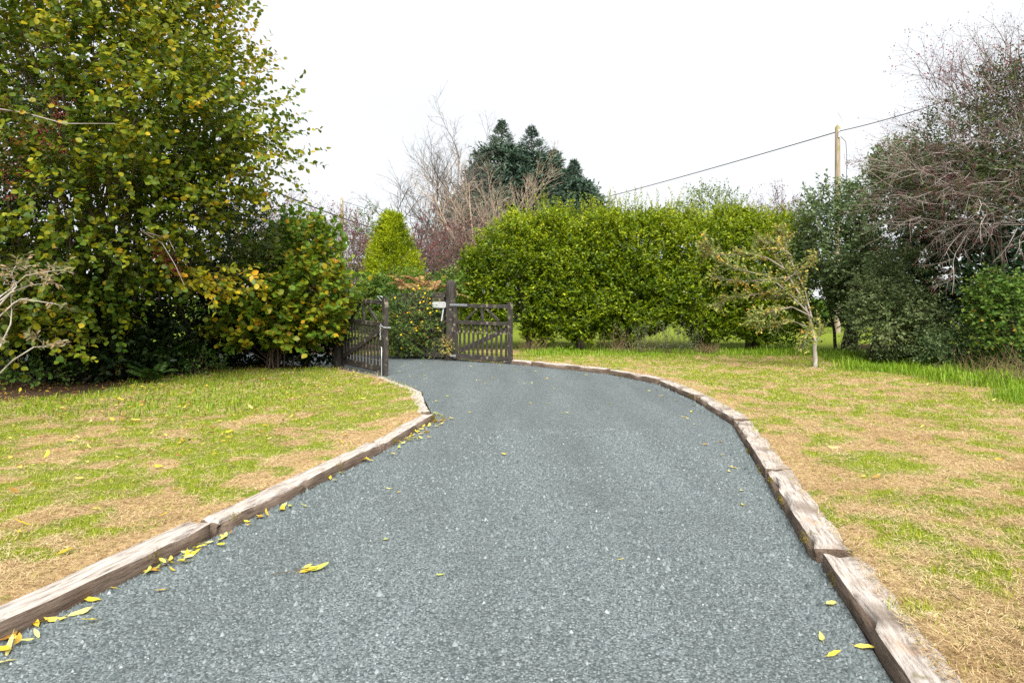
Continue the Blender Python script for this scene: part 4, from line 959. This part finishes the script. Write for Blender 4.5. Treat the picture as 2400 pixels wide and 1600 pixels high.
# -- bare trees
def bare(label, base, n_tr, H_, r0, mat, seed, specs, lean=(0, 0, 1), jit=.25, name='bare_tree'):
    rng = np.random.default_rng(seed); t = thing(name, label, 'tree', tuple(base))
    A = np.array(base, float) + np.column_stack([rng.normal(0, .25, n_tr), rng.normal(0, .25, n_tr), np.zeros(n_tr)])
    D = np.array(lean) + np.column_stack([rng.normal(0, jit, n_tr), rng.normal(0, jit, n_tr), np.zeros(n_tr)])
    lv = grow(rng, A, D, H_ * rng.uniform(.8, 1.05, n_tr), r0 * rng.uniform(.7, 1.1, n_tr), specs, .006)
    g0, g1 = Geo(), Geo(); tubes(g0, *lv[0], 7)
    for P, R in lv[1:]: tubes(g1, P, R, 3)
    geo_obj('trunk', g0, M[mat], t, True); geo_obj('branches', g1, M[mat], t, True, kind='stuff'); return t, lv
bare('leafless grey tree left of the spruces', pix(1015, 700, 36) * [1, 1, 0], 4, 9.6, .10, 'darktwig', 270,
     [(9, .05, .03, 15, 46, .50, .5, .18), (6, .12, .07, 9, 40, .5, .55, .15), (5, .15, .05, 5, 38, .5, .6, .15), (3, .15, .02, 0, 0, 0, 0, 0)], jit=.24)
bare('pale tan leafless bush tree in front of the spruces', pix(1140, 700, 30) * [1, 1, 0], 8, 6.6, .07, 'tantwig', 271,
     [(8, .08, .03, 10, 38, .48, .5, .25), (6, .14, .08, 8, 36, .5, .6, .15), (4, .15, .06, 4, 36, .5, .65, .2), (3, .15, .02, 0, 0, 0, 0, 0)], lean=(.02, 0, 1), jit=.2)

# -- hawthorn thickets in the background: reddish twigs and sparse leaf
def thicket(label, EL, base, n_tw, n_lf, seed, mat='redtwig', leaf='hawthorn', L=.06, ber=True, name='hawthorn_bush', tl=.8, bsz=.02):
    t, PA, PN = leafy(name, label, 'bush', base, EL, n_lf, 7, L, L * .6, leaf, seed, 'diamond', twl=.5, nst=10, rst=.05, bark='redtwig' if mat == 'redtwig' else 'greytwig', lo=.3, amp=.25, freq=.7, zmin=.2)
    rng = np.random.default_rng(seed + 1)
    TP, TN = shell(rng, n_tw, EL, .3, .25, .7, seed, .3)
    lv = twigs(t, mat, seed + 2, TP, norm(TN * .6 + np.array([0, 0, .35]) + rng.normal(0, .5, TP.shape)), np.full(len(TP), tl), np.full(len(TP), .010), [(4, .22, .02, 6, 48, .55, .6, .1), (3, .2, 0, 0, 0, 0, 0, 0)])
    if ber:
        ends_ = lv[1][0][:, -1]; berries(t, 'darkberry', seed + 4, ends_[rng.integers(0, len(ends_), min(len(ends_), n_tw * 2))], 4, .06, bsz)
    return t
thicket('reddish bare hawthorn bush left of the far telegraph pole', [E(690, 560, 32, 90, 95, 1.6), E(640, 620, 31, 80, 100, 1.5)], pix(680, 700, 32) * [1, 1, 0], 300, 420, 300, leaf='brown', L=.10)
thicket('reddish hawthorn bush right of the far telegraph pole', [E(800, 590, 30, 75, 95, 1.4), E(850, 620, 29, 60, 90, 1.3)], pix(820, 700, 30) * [1, 1, 0], 280, 420, 304, leaf='brown', L=.09)
thicket('red berried hawthorn bush between golden conifer and hedge', [E(1040, 610, 27, 100, 75, 1.4), E(1100, 600, 27, 70, 95, 1.4), E(990, 640, 26, 70, 60, 1.2)], pix(1040, 700, 27) * [1, 1, 0], 320, 520, 308, leaf='brown', L=.09)
thicket('dark twiggy bush at the left side behind the hazel shrub', [E(600, 600, 24, 110, 120, 1.4), E(760, 680, 23, 110, 80, 1.2)], pix(650, 700, 24) * [1, 1, 0], 200, 420, 312, ber=False)
leafy('background_bush', 'green bush behind the golden conifer, left of the bare tree', 'bush', pix(855, 700, 34) * [1, 1, 0], [E(860, 540, 34, 50, 55, 1.2), E(890, 600, 34, 60, 80, 1.2)], 420, 8, .10, .06, 'bramble', 316, nst=6, rst=.05, twl=.5, tcent=.3)
leafy('background_tree', 'small airy green tree behind the right part of the hedge', 'tree', pix(1662, 700, 40) * [1, 1, 0], [E(1665, 470, 40, 72, 42, 1.8), E(1620, 500, 40, 40, 40, 1.2), E(1710, 510, 40, 50, 50, 1.4)], 420, 7, .15, .09, 'privet', 317, nst=26, rst=.10, twl=.7, lo=.3, amp=.35, tcent=.6)
thicket('reddish brown bush between the hedge and the near telegraph pole', [E(1830, 520, 30, 80, 55, 1.5), E(1790, 560, 30, 90, 70, 1.5)], pix(1820, 700, 30) * [1, 1, 0], 220, 420, 318, leaf='brown', L=.09)
# far field hedgerow closing the view under and between the bushes
for i, (x0, x1, z, yt) in enumerate([(-200, 420, 30, 560), (420, 760, 34, 600), (760, 1120, 38, 610), (1120, 1500, 40, 590), (1500, 1800, 38, 580), (1800, 2120, 34, 560), (2120, 2700, 26, 380)]):
    cx = (x0 + x1) / 2; hw = (x1 - x0) / 2 * 1.12; zc_ = CAM_H + (HOR - yt) / FPX * z
    leafy('field_hedge', ['far dark hedgerow behind the left trees', 'far hedgerow behind the hazel shrub', 'far hedgerow behind the golden conifer', 'far hedgerow behind the left half of the clipped hedge', 'far hedgerow behind the right half of the clipped hedge', 'far hedgerow behind the near telegraph pole', 'far dark hedgerow behind the right hand bushes'][i], 'hedge',
          np.array([(cx - 1200) / FPX * z, z, 0]), [(np.array([(cx - 1200) / FPX * z, z, zc_ * .45]), (hw / FPX * z, 1.5, zc_ * .62))], 700, 7, .26, .16, 'thicket' if i in (0, 6) else 'bramble', 330 + i, nst=6, rst=.05, twl=.5, zmin=.1, tcent=.22, amp=.25, freq=.5)

# -- right bank
leafy('privet_tree', 'dark green privet tree beside the near telegraph pole', 'tree', (8.6, 17.5, 0), [E(1962, 570, 17, 98, 155, 1.2), E(2080, 520, 17.4, 95, 170, 1.2), E(2110, 390, 17.6, 75, 70, .9), E(2020, 680, 16.8, 90, 90, 1.0)], 3100, 9, .088, .054, 'privet', 400, twl=.36, nst=10, rst=.05, tcent=.38, amp=.25, freq=1.2, up=.25)
leafy('privet_shrub', 'grey green privet bush at the right lawn edge', 'bush', (8.0, 14.9, 0), [E(2075, 740, 14.6, 92, 105, .8), E(2110, 650, 14.7, 80, 80, .8), E(2150, 760, 14.4, 70, 90, .7)], 1900, 9, .064, .038, 'privet', 401, twl=.3, nst=8, rst=.025, tcent=.6, amp=.2, freq=1.6)
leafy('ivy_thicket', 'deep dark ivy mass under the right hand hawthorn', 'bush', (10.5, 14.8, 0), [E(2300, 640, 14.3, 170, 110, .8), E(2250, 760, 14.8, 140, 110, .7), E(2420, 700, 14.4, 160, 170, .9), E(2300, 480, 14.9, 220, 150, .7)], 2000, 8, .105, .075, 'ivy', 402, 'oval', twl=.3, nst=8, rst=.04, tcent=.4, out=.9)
leafy('bramble_bush', 'olive bramble bush at the right picture edge above dry stalks', 'bush', (9.6, 12.6, 0), [E(2370, 760, 12.5, 85, 110, .6), E(2330, 690, 12.7, 60, 60, .5)], 800, 8, .06, .045, 'bramble', 403, 'oval', nst=8, rst=.012, tcent=.4, amp=.25, freq=2)
leafy('low_bramble', 'low dark green bramble at the foot of the right ivy', 'bush', (8.9, 13.3, 0), [E(2240, 815, 13.3, 90, 45, .4)], 600, 8, .04, .03, 'privet', 404, 'oval', nst=5, rst=.008, tcent=.25)
# big berried hawthorn on the right
rt, PA, PN = leafy('hawthorn_tree', 'large half bare hawthorn with dark red berries at the right edge', 'tree', (10.2, 14.0, 0), [E(2330, 380, 13.4, 210, 150, 1.4), E(2200, 430, 13.2, 130, 110, 1.0), E(2400, 220, 13.6, 130, 120, 1.2)], 2300, 8, .062, .042, 'hawthorn', 410, twl=.4, nst=8, rst=.04, bark='bark', tcent=.35, lo=.3, amp=.3, freq=1.0)
rng = np.random.default_rng(411)
TP, TN = shell(rng, 340, [E(2330, 400, 13.2, 200, 170, 1.5), E(2190, 450, 13.0, 120, 110, .9), E(2390, 230, 13.4, 120, 140, 1.2)], .25, .3, 1.0, 7)
lv = twigs(rt, 'greytwig', 412, TP, norm(norm(TP - np.array([10.4, 14, 3.2])) + np.array([-.35, -.1, -.12]) + rng.normal(0, .3, TP.shape)), np.full(len(TP), .9), np.full(len(TP), .009), [(5, .14, -.01, 7, 45, .5, .55, .1), (3, .2, 0, 0, 0, 0, 0, 0)])
berries(rt, 'darkberry', 413, lv[1][0][rng.integers(0, len(lv[1][0]), 2600), -1], 3, .04, .008)
# arching grey branches reaching left
sA = np.array([pix(2330 + rng.uniform(-60, 120), 430 + rng.uniform(-60, 120), 12.9) for _ in range(22)])
lv2 = twigs(rt, 'greytwig', 414, sA, norm(np.tile([-1, -.15, .02], (22, 1)) + rng.normal(0, .28, (22, 3))), np.full(22, 2.0), np.full(22, .009), [(7, .09, -.03, 9, 38, .4, .5, .15), (4, .15, -.01, 5, 42, .45, .6, .2), (3, .15, 0, 0, 0, 0, 0, 0)], name='arching_branch')
berries(rt, 'darkberry', 415, lv2[2][0][rng.integers(0, len(lv2[2][0]), 500), -1], 3, .03, .008)
# thin upper shoots against the sky
sB = np.array([pix(rng.uniform(2190, 2460), rng.uniform(200, 340), 13.4) for _ in range(60)])
lv3 = twigs(rt, 'redtwig', 416, sB, norm(np.tile([-.35, 0, 1.0], (60, 1)) + rng.normal(0, .35, (60, 3))), np.full(60, 1.2), np.full(60, .007), [(5, .12, 0, 7, 40, .45, .6, .2), (3, .2, 0, 0, 0, 0, 0, 0)], name='upper_shoot')
gQ = Geo(); e_ = lv3[1][0][:, -1]; e_ = np.repeat(e_, 3, 0)
leaf_geo(gQ, e_ + rng.normal(0, .04, e_.shape), rng.normal(0, 1, e_.shape), rng.normal(0, 1, e_.shape), .035, .025, rng.uniform(.3, 1, len(e_)), 'diamond'); geo_obj('upper_leaf', gQ, M['darkberry'], rt, kind='stuff')
# thin privet shoots standing out of the crowns
rng = np.random.default_rng(420)

# -- small leaning sapling on the lawn
rng = np.random.default_rng(500)
b_ = gnd(1910, 866); zs = b_[1]; b_[2] = .06
ap = thing('crab_apple_sapling', 'small leaning sapling with pale trunk and thin yellowing leaves on the right lawn', 'tree', tuple(b_))
def ppath(pts, dz):
    P_ = np.array([pix(x, y, zs) for x, y in pts]); s = np.linspace(0, 1, len(P_)); P_[:, 1] += dz * s; return P_
gT, gB, gL = Geo(), Geo(), Geo()
tr = np.array([b_ - [0, 0, .1], pix(1911, 840, zs), pix(1909, 818, zs), pix(1910, 800, zs)]); tubes(gT, tr[None], np.array([[.056, .045, .040, .042]]), 9)
BR = [([(1910, 803), (1901, 747), (1887, 701), (1864, 662), (1839, 618), (1813, 579), (1795, 560)], .2, .028), ([(1898, 735), (1870, 710), (1841, 687), (1795, 650), (1715, 632), (1664, 611), (1640, 570)], -.4, .018),
      ([(1839, 628), (1795, 605), (1747, 594), (1705, 596), (1669, 597), (1640, 590)], -.2, .012), ([(1905, 740), (1848, 718), (1800, 728), (1765, 742), (1738, 744)], -.5, .012),
      ([(1912, 806), (1926, 790), (1930, 765), (1926, 750)], .2, .010), ([(1903, 745), (1889, 678), (1870, 630), (1859, 593), (1857, 563), (1846, 540)], .35, .018), ([(1843, 659), (1887, 625), (1921, 604)], .3, .008),
      ([(1910, 804), (1895, 800), (1871, 812)], -.2, .007), ([(1880, 700), (1830, 690), (1780, 690), (1720, 700), (1690, 715)], .4, .012), ([(1850, 650), (1800, 655), (1750, 660), (1690, 650)], .6, .010), ([(1900, 770), (1860, 750), (1820, 765), (1800, 770)], .3, .008), ([(1855, 600), (1820, 570), (1790, 565)], .1, .008), ([(1905, 780), (1890, 770), (1870, 785)], -.3, .006)]
for pts, dz, r0 in BR:
    P_ = ppath(pts, dz); P_ = P_ + rng.normal(0, .012, P_.shape); tubes(gB, P_[None], np.linspace(r0, .004, len(P_))[None], 6)
    nq = max(8, int(np.linalg.norm(np.diff(P_, axis=0), axis=1).sum() * 38))
    tq = rng.uniform(.18, 1, (1, nq)); p, d = at(P_[None], tq)
    sprigs(rng, gL, gB, p[0], norm(d[0] + rng.normal(0, .55, (nq, 3))), .24, 9, .062, .034, 'diamond', .35, .02, .003, 1, np.full(nq, .45) + .25 * (rng.uniform(0, 1, nq) > .8), .2)
geo_obj('trunk', gT, M['palebark'], ap, True); geo_obj('branches', gB, M['greytwig'], ap, True); geo_obj('foliage', gL, M['apple'], ap, kind='stuff')
stalks('tuft of long grass round the foot of the small sapling', b_ + np.array([0, 0, 0]), 60, .16, .08, 501, 'longgrass', 'grass tuft', .5, .004, 'grass_tuft')

# ------------------------------------------------------------------ telegraph poles and cables
def tpole(label, px, ytop, z, r):
    tp = pix(px, ytop, z); H_ = tp[2]
    t = thing('telegraph_pole', label, 'pole', (tp[0], z, 0)); g = Geo()
    zz = np.linspace(-.3, H_ - .12, 12)
    P = np.column_stack([np.zeros(12), np.zeros(12), zz]); rr = np.linspace(r * 1.15, r * .92, 12)
    P = np.vstack([P, [0, 0, H_]]); rr = np.append(rr, .012)
    tubes(g, P[None], rr[None], 12); link('shaft', mesh_data('shaft', *g.get()[:2], None, True), M['pole'], t)
    board('bracket', t, (0, -r - .02, H_ - .55), (0, -r - .02, H_ - .25), .06, .03, M['steel'])
    g = Geo(); tubes(g, np.array([[[.10, -.1, H_ - .25], [.13, -.1, H_ + .18], [.10, -.1, H_ + .24], [-.02, -.1, H_ + .44]]]), np.full((1, 4), .013), 6)
    link('aerial_hook', mesh_data('aerial_hook', *g.get()[:2], None, True), M['steel'], t)
    g = Geo(); tubes(g, np.array([[[r, -.05, H_ - .5], [r + .2, -.05, H_ - .7], [r + .24, -.05, H_ - 1.2], [r + .22, -.05, H_ - 3.2]]]), np.full((1, 4), .012), 5)
    link('drop_wire', mesh_data('drop_wire', *g.get()[:2], None, True), M['cable'], t)
    return t, np.array([tp[0], z, H_ - .3])
p1, q1 = tpole('weathered telegraph pole rising out of the dark green privet on the right', 1963, 292, 27.5, .105)
p2, q2 = tpole('distant telegraph pole above the reddish hawthorn on the left', 801, 462, 50, .125)
def cable(label, A, B, sag, r):
    A, B = np.array(A, float), np.array(B, float); t = np.linspace(0, 1, 26)[:, None]
    P = A + (B - A) * t; P[:, 2] -= (4 * sag * t * (1 - t))[:, 0]; g = Geo(); tubes(g, P[None], np.full((1, 26), r), 5)
    V, F, T = g.get(); o = link('overhead_cable', mesh_data('overhead_cable', V - A, F, None, True), M['cable']); o.location = A
    return tag(o, label, 'cable')
p3, q3 = tpole('far telegraph pole hidden behind the spruces', 1140, 520, 62, .12)
cable('sagging overhead cable between the spruces and the near right pole', q1 + [0, -.11, 0], q3 + [0, -.13, 0], .25, .021)
cable('overhead cable from the near right pole to the upper right corner', q1 + [0, -.11, 0], pix(2660, 60, 16.0), .25, .016)
cable('thin overhead cable running right from the distant left pole', q2 + [0, -.13, 0], q3 + [0, -.13, 0], .5, .018)
cable('dark overhead cable sloping down from the hazel tree past the distant pole', pix(300, 300, 14), pix(1000, 560, 60), .5, .024)

# ------------------------------------------------------------------ fallen leaves, one object each
rng = np.random.default_rng(600)
def fallen_mesh(i):
    r = np.random.default_rng(700 + i); n_ = 7; t = np.linspace(0, 1, n_)
    w = .5 * np.sin(np.pi * t ** .9) ** .9 * (.30 + .08 * r.uniform()); bend = r.normal(0, .10); lift = r.uniform(.03, .14)
    mid = np.column_stack([t - .5, bend * np.sin(np.pi * t), lift * (2 * t - 1) ** 2 * r.choice([1, .4])])
    Lf = mid + np.column_stack([0 * t, w, .12 * w * 2 + .02 * r.normal(0, 1, n_)]); Rt = mid - np.column_stack([0 * t, w, -.12 * w * 2 + .02 * r.normal(0, 1, n_)])
    V = np.concatenate([mid, Lf, Rt]); F = []
    for k_ in range(n_ - 1):
        F += [[k_, k_ + 1, n_ + k_ + 1], [k_, n_ + k_ + 1, n_ + k_], [k_ + 1, k_, 2 * n_ + k_], [k_ + 1, 2 * n_ + k_, 2 * n_ + k_ + 1]]
    st = len(V); V = np.concatenate([V, [[-.78, bend * .3, .05], [-.5, .012, lift], [-.5, -.012, lift]]]); F.append([st, st + 2, st + 1])
    V[:, 2] -= V[:, 2].min()
    me = mesh_data('fallen_leaf', V, np.array(F), None, True); me.materials.append(M['fallen']); return me
FM = [fallen_mesh(i) for i in range(6)]
def fleaf(x, y, z, L, label, group, az=None, tilt=.12):
    o = link('fallen_leaf', FM[int(rng.integers(0, 6))]); o.location = (x, y, z); o.scale = (L, L, L)
    o.rotation_euler = (rng.normal(0, tilt), rng.normal(0, tilt), rng.uniform(0, 6.28) if az is None else az)
    return tag(o, label, 'leaf', group)
E_ = np.array(LEFT[2:12]); seg = np.linalg.norm(np.diff(E_, axis=0), axis=1); cum = np.concatenate([[0], np.cumsum(seg)])
def on_left(s):
    i = min(np.searchsorted(cum, s) - 1, len(seg) - 1); i = max(i, 0); return E_[i] + (E_[i + 1] - E_[i]) * ((s - cum[i]) / seg[i])
cl = rng.uniform(.8, cum[-1], 30)
for i in range(125):          # drifted against the left sleepers
    s = float(np.clip(rng.choice(cl) + rng.normal(0, .10), .3, cum[-1] - .01)); p = on_left(s) + np.array([abs(rng.normal(.07, .06)) + .015, rng.normal(0, .03)])
    fleaf(p[0], p[1], .012 + rng.uniform(0, .012), rng.uniform(.05, .10), 'yellow fallen leaf against the foot of the ' + ('dark faced sleeper at lower left' if p[1] < 4.12 else 'long pale left sleeper' if p[1] < 6.42 else 'mossy left sleeper by the kerb corner'), 'yellow leaves drifted along the left kerb', None, .3)
k = 0
while k < 46:                 # far driveway round the gates
    x, y = rng.uniform(-3, 1.5), rng.uniform(8.5, 16.2)
    if road_sd([(x, y)])[0] > -.1 or x > .6 + rng.exponential(.6): continue
    fleaf(x, y, .008, rng.uniform(.05, .085), 'small yellow fallen leaf on the driveway ' + ('just short of the open gates' if y < 12 else 'between the open gate leaves'), 'leaves on the driveway by the gates'); k += 1
k = 0
while k < 18:
    x, y = rng.uniform(1.0, 2.5), rng.uniform(2.5, 11)
    sdv = road_sd([(x, y)])[0]
    if sdv > -.03 or sdv < -.45: continue
    fleaf(x, y, .008, rng.uniform(.05, .085), 'pale fallen leaf on the chippings beside the ' + ('near' if y < 5 else 'middle' if y < 8 else 'far') + ' right sleepers', 'leaves along the right kerb'); k += 1
for px_, py_, L_, lab in [(905, 1266, .05, 'small orange brown curled leaf on the left half of the driveway'), (1455, 1314, .035, 'tiny yellow leaf alone on the right half of the driveway'), (1032, 1350, .055, 'pale tan leaf alone in the middle of the driveway'),
                          (1182, 1066, .07, 'pale yellow leaf in the middle of the far driveway'), (912, 1147, .05, 'yellow brown leaf left of the driveway centre'), (935, 1155, .035, 'tiny brown leaf right of the yellow brown one'),
                          (380, 1386, .06, 'pale green yellow leaf on the near left driveway'), (10, 1556, .08, 'pale cream leaf at the lower left picture edge'), (1950, 1417, .10, 'long pale green leaf near the right sleepers'),
                          (2027, 1520, .085, 'broad pale yellow leaf standing near the lower right sleeper'), (1955, 1536, .08, 'yellow leaf with curled end at the lower right driveway'), (665, 1155, .06, 'thin yellow leaf left of the driveway middle'),
                          (20, 1497, .12, 'long golden yellow leaf at the foot of the sleeper in the lower left corner'), (130, 1455, .10, 'large curled yellow leaf against the lower left sleeper'), (190, 1437, .11, 'long pale yellow leaf lying off the lower left sleeper'), (450, 1300, .10, 'upright folded yellow leaf below the left sleeper joint'), (262, 1382, .075, 'small pale leaf beside the near left sleeper'), (217, 1408, .11, 'orange tipped yellow leaf against the near left sleeper')]:
    p = gnd(px_, py_); fleaf(p[0], p[1], .010, L_, lab, None, rng.uniform(-.5, .9))
tw = thing('fallen_twig', 'green yellow leaf cluster on a stalk lying alone on the near driveway', 'leaf', tuple(gnd(725, 1338) + np.array([0, 0, .008])))
for (dx, dy, az, L_) in ((.03, .012, .35, .14), (.0, -.012, .55, .10), (-.02, .035, 1.1, .07)):
    o = link('leaf', FM[1 if L_ > .12 else 3], None, tw); o.location = (dx, dy, .004); o.scale = (L_,) * 3; o.rotation_euler = (.15, -.1, az)
g = Geo(); tubes(g, np.array([[[-.17, -.075, .006], [-.09, -.045, .01], [0, 0, .012]]]), np.array([[.0018, .002, .0025]]), 5)
link('stalk', mesh_data('stalk', *g.get()[:2]), M['drystalk'], tw)
k = 0
while k < 62:                 # on the left lawn
    y = rng.uniform(3.2, 11); x = rng.uniform(-.75 * y, -.9)
    if road_sd([(x, y)])[0] < .35: continue
    z = ground_z(np.array([[x, y]]))[0] + .028
    fleaf(x, y, z, rng.uniform(.05, .11), 'yellow fallen leaf on the ' + ('near' if y < 5 else 'middle' if y < 8 else 'far') + ' part of the left lawn', 'yellow leaves on the left lawn', None, .3); k += 1
k = 0
while k < 22:
    y = rng.uniform(2.8, 12); x = rng.uniform(1.4, .75 * y + .2)
    if road_sd([(x, y)])[0] < .35: continue
    z = ground_z(np.array([[x, y]]))[0] + .028
    fleaf(x, y, z, rng.uniform(.05, .10), 'yellow fallen leaf on the ' + ('near' if y < 5 else 'middle' if y < 8 else 'far') + ' part of the right lawn', 'yellow leaves on the right lawn', None, .3); k += 1

# moss on the sleepers, crumbs of stone behind them
rng = np.random.default_rng(650); g = Geo()
for a_, b_, sd_, tp, lb in sl:
    a_, b_ = np.array(a_), np.array(b_); L = np.linalg.norm(b_ - a_); d_ = (b_ - a_) / L; nrm = np.array([-d_[1], d_[0]]) * sd_
    nc = int(L * (2.2 if 'moss' in lb or 'split' in lb else .9))
    for _ in range(nc):
        c = a_ + d_ * rng.uniform(.05, .95) * L + nrm * (rng.uniform(-.012, .0)); zc_ = tp - rng.uniform(.0, .08); m_ = 70
        P = np.column_stack([c + d_ * rng.normal(0, .04, m_)[:, None] + nrm * rng.normal(0, .008, m_)[:, None], np.minimum(zc_ + rng.normal(0, .015, m_), tp + .006)])
        leaf_geo(g, P, rng.normal(0, 1, (m_, 3)) + np.append(-nrm, .6), rng.normal(0, 1, (m_, 3)), rng.uniform(.008, .018, m_), .005, rng.uniform(0, 1, m_), 'diamond')
M['moss'] = leaf_mat('moss', [(0, (.07, .06, .008)), (1, (.20, .16, .02))], .2, .9, .1)
tag(geo_obj('moss', g, M['moss'], kind='stuff'), 'yellow brown moss along the sleeper edges', 'moss')
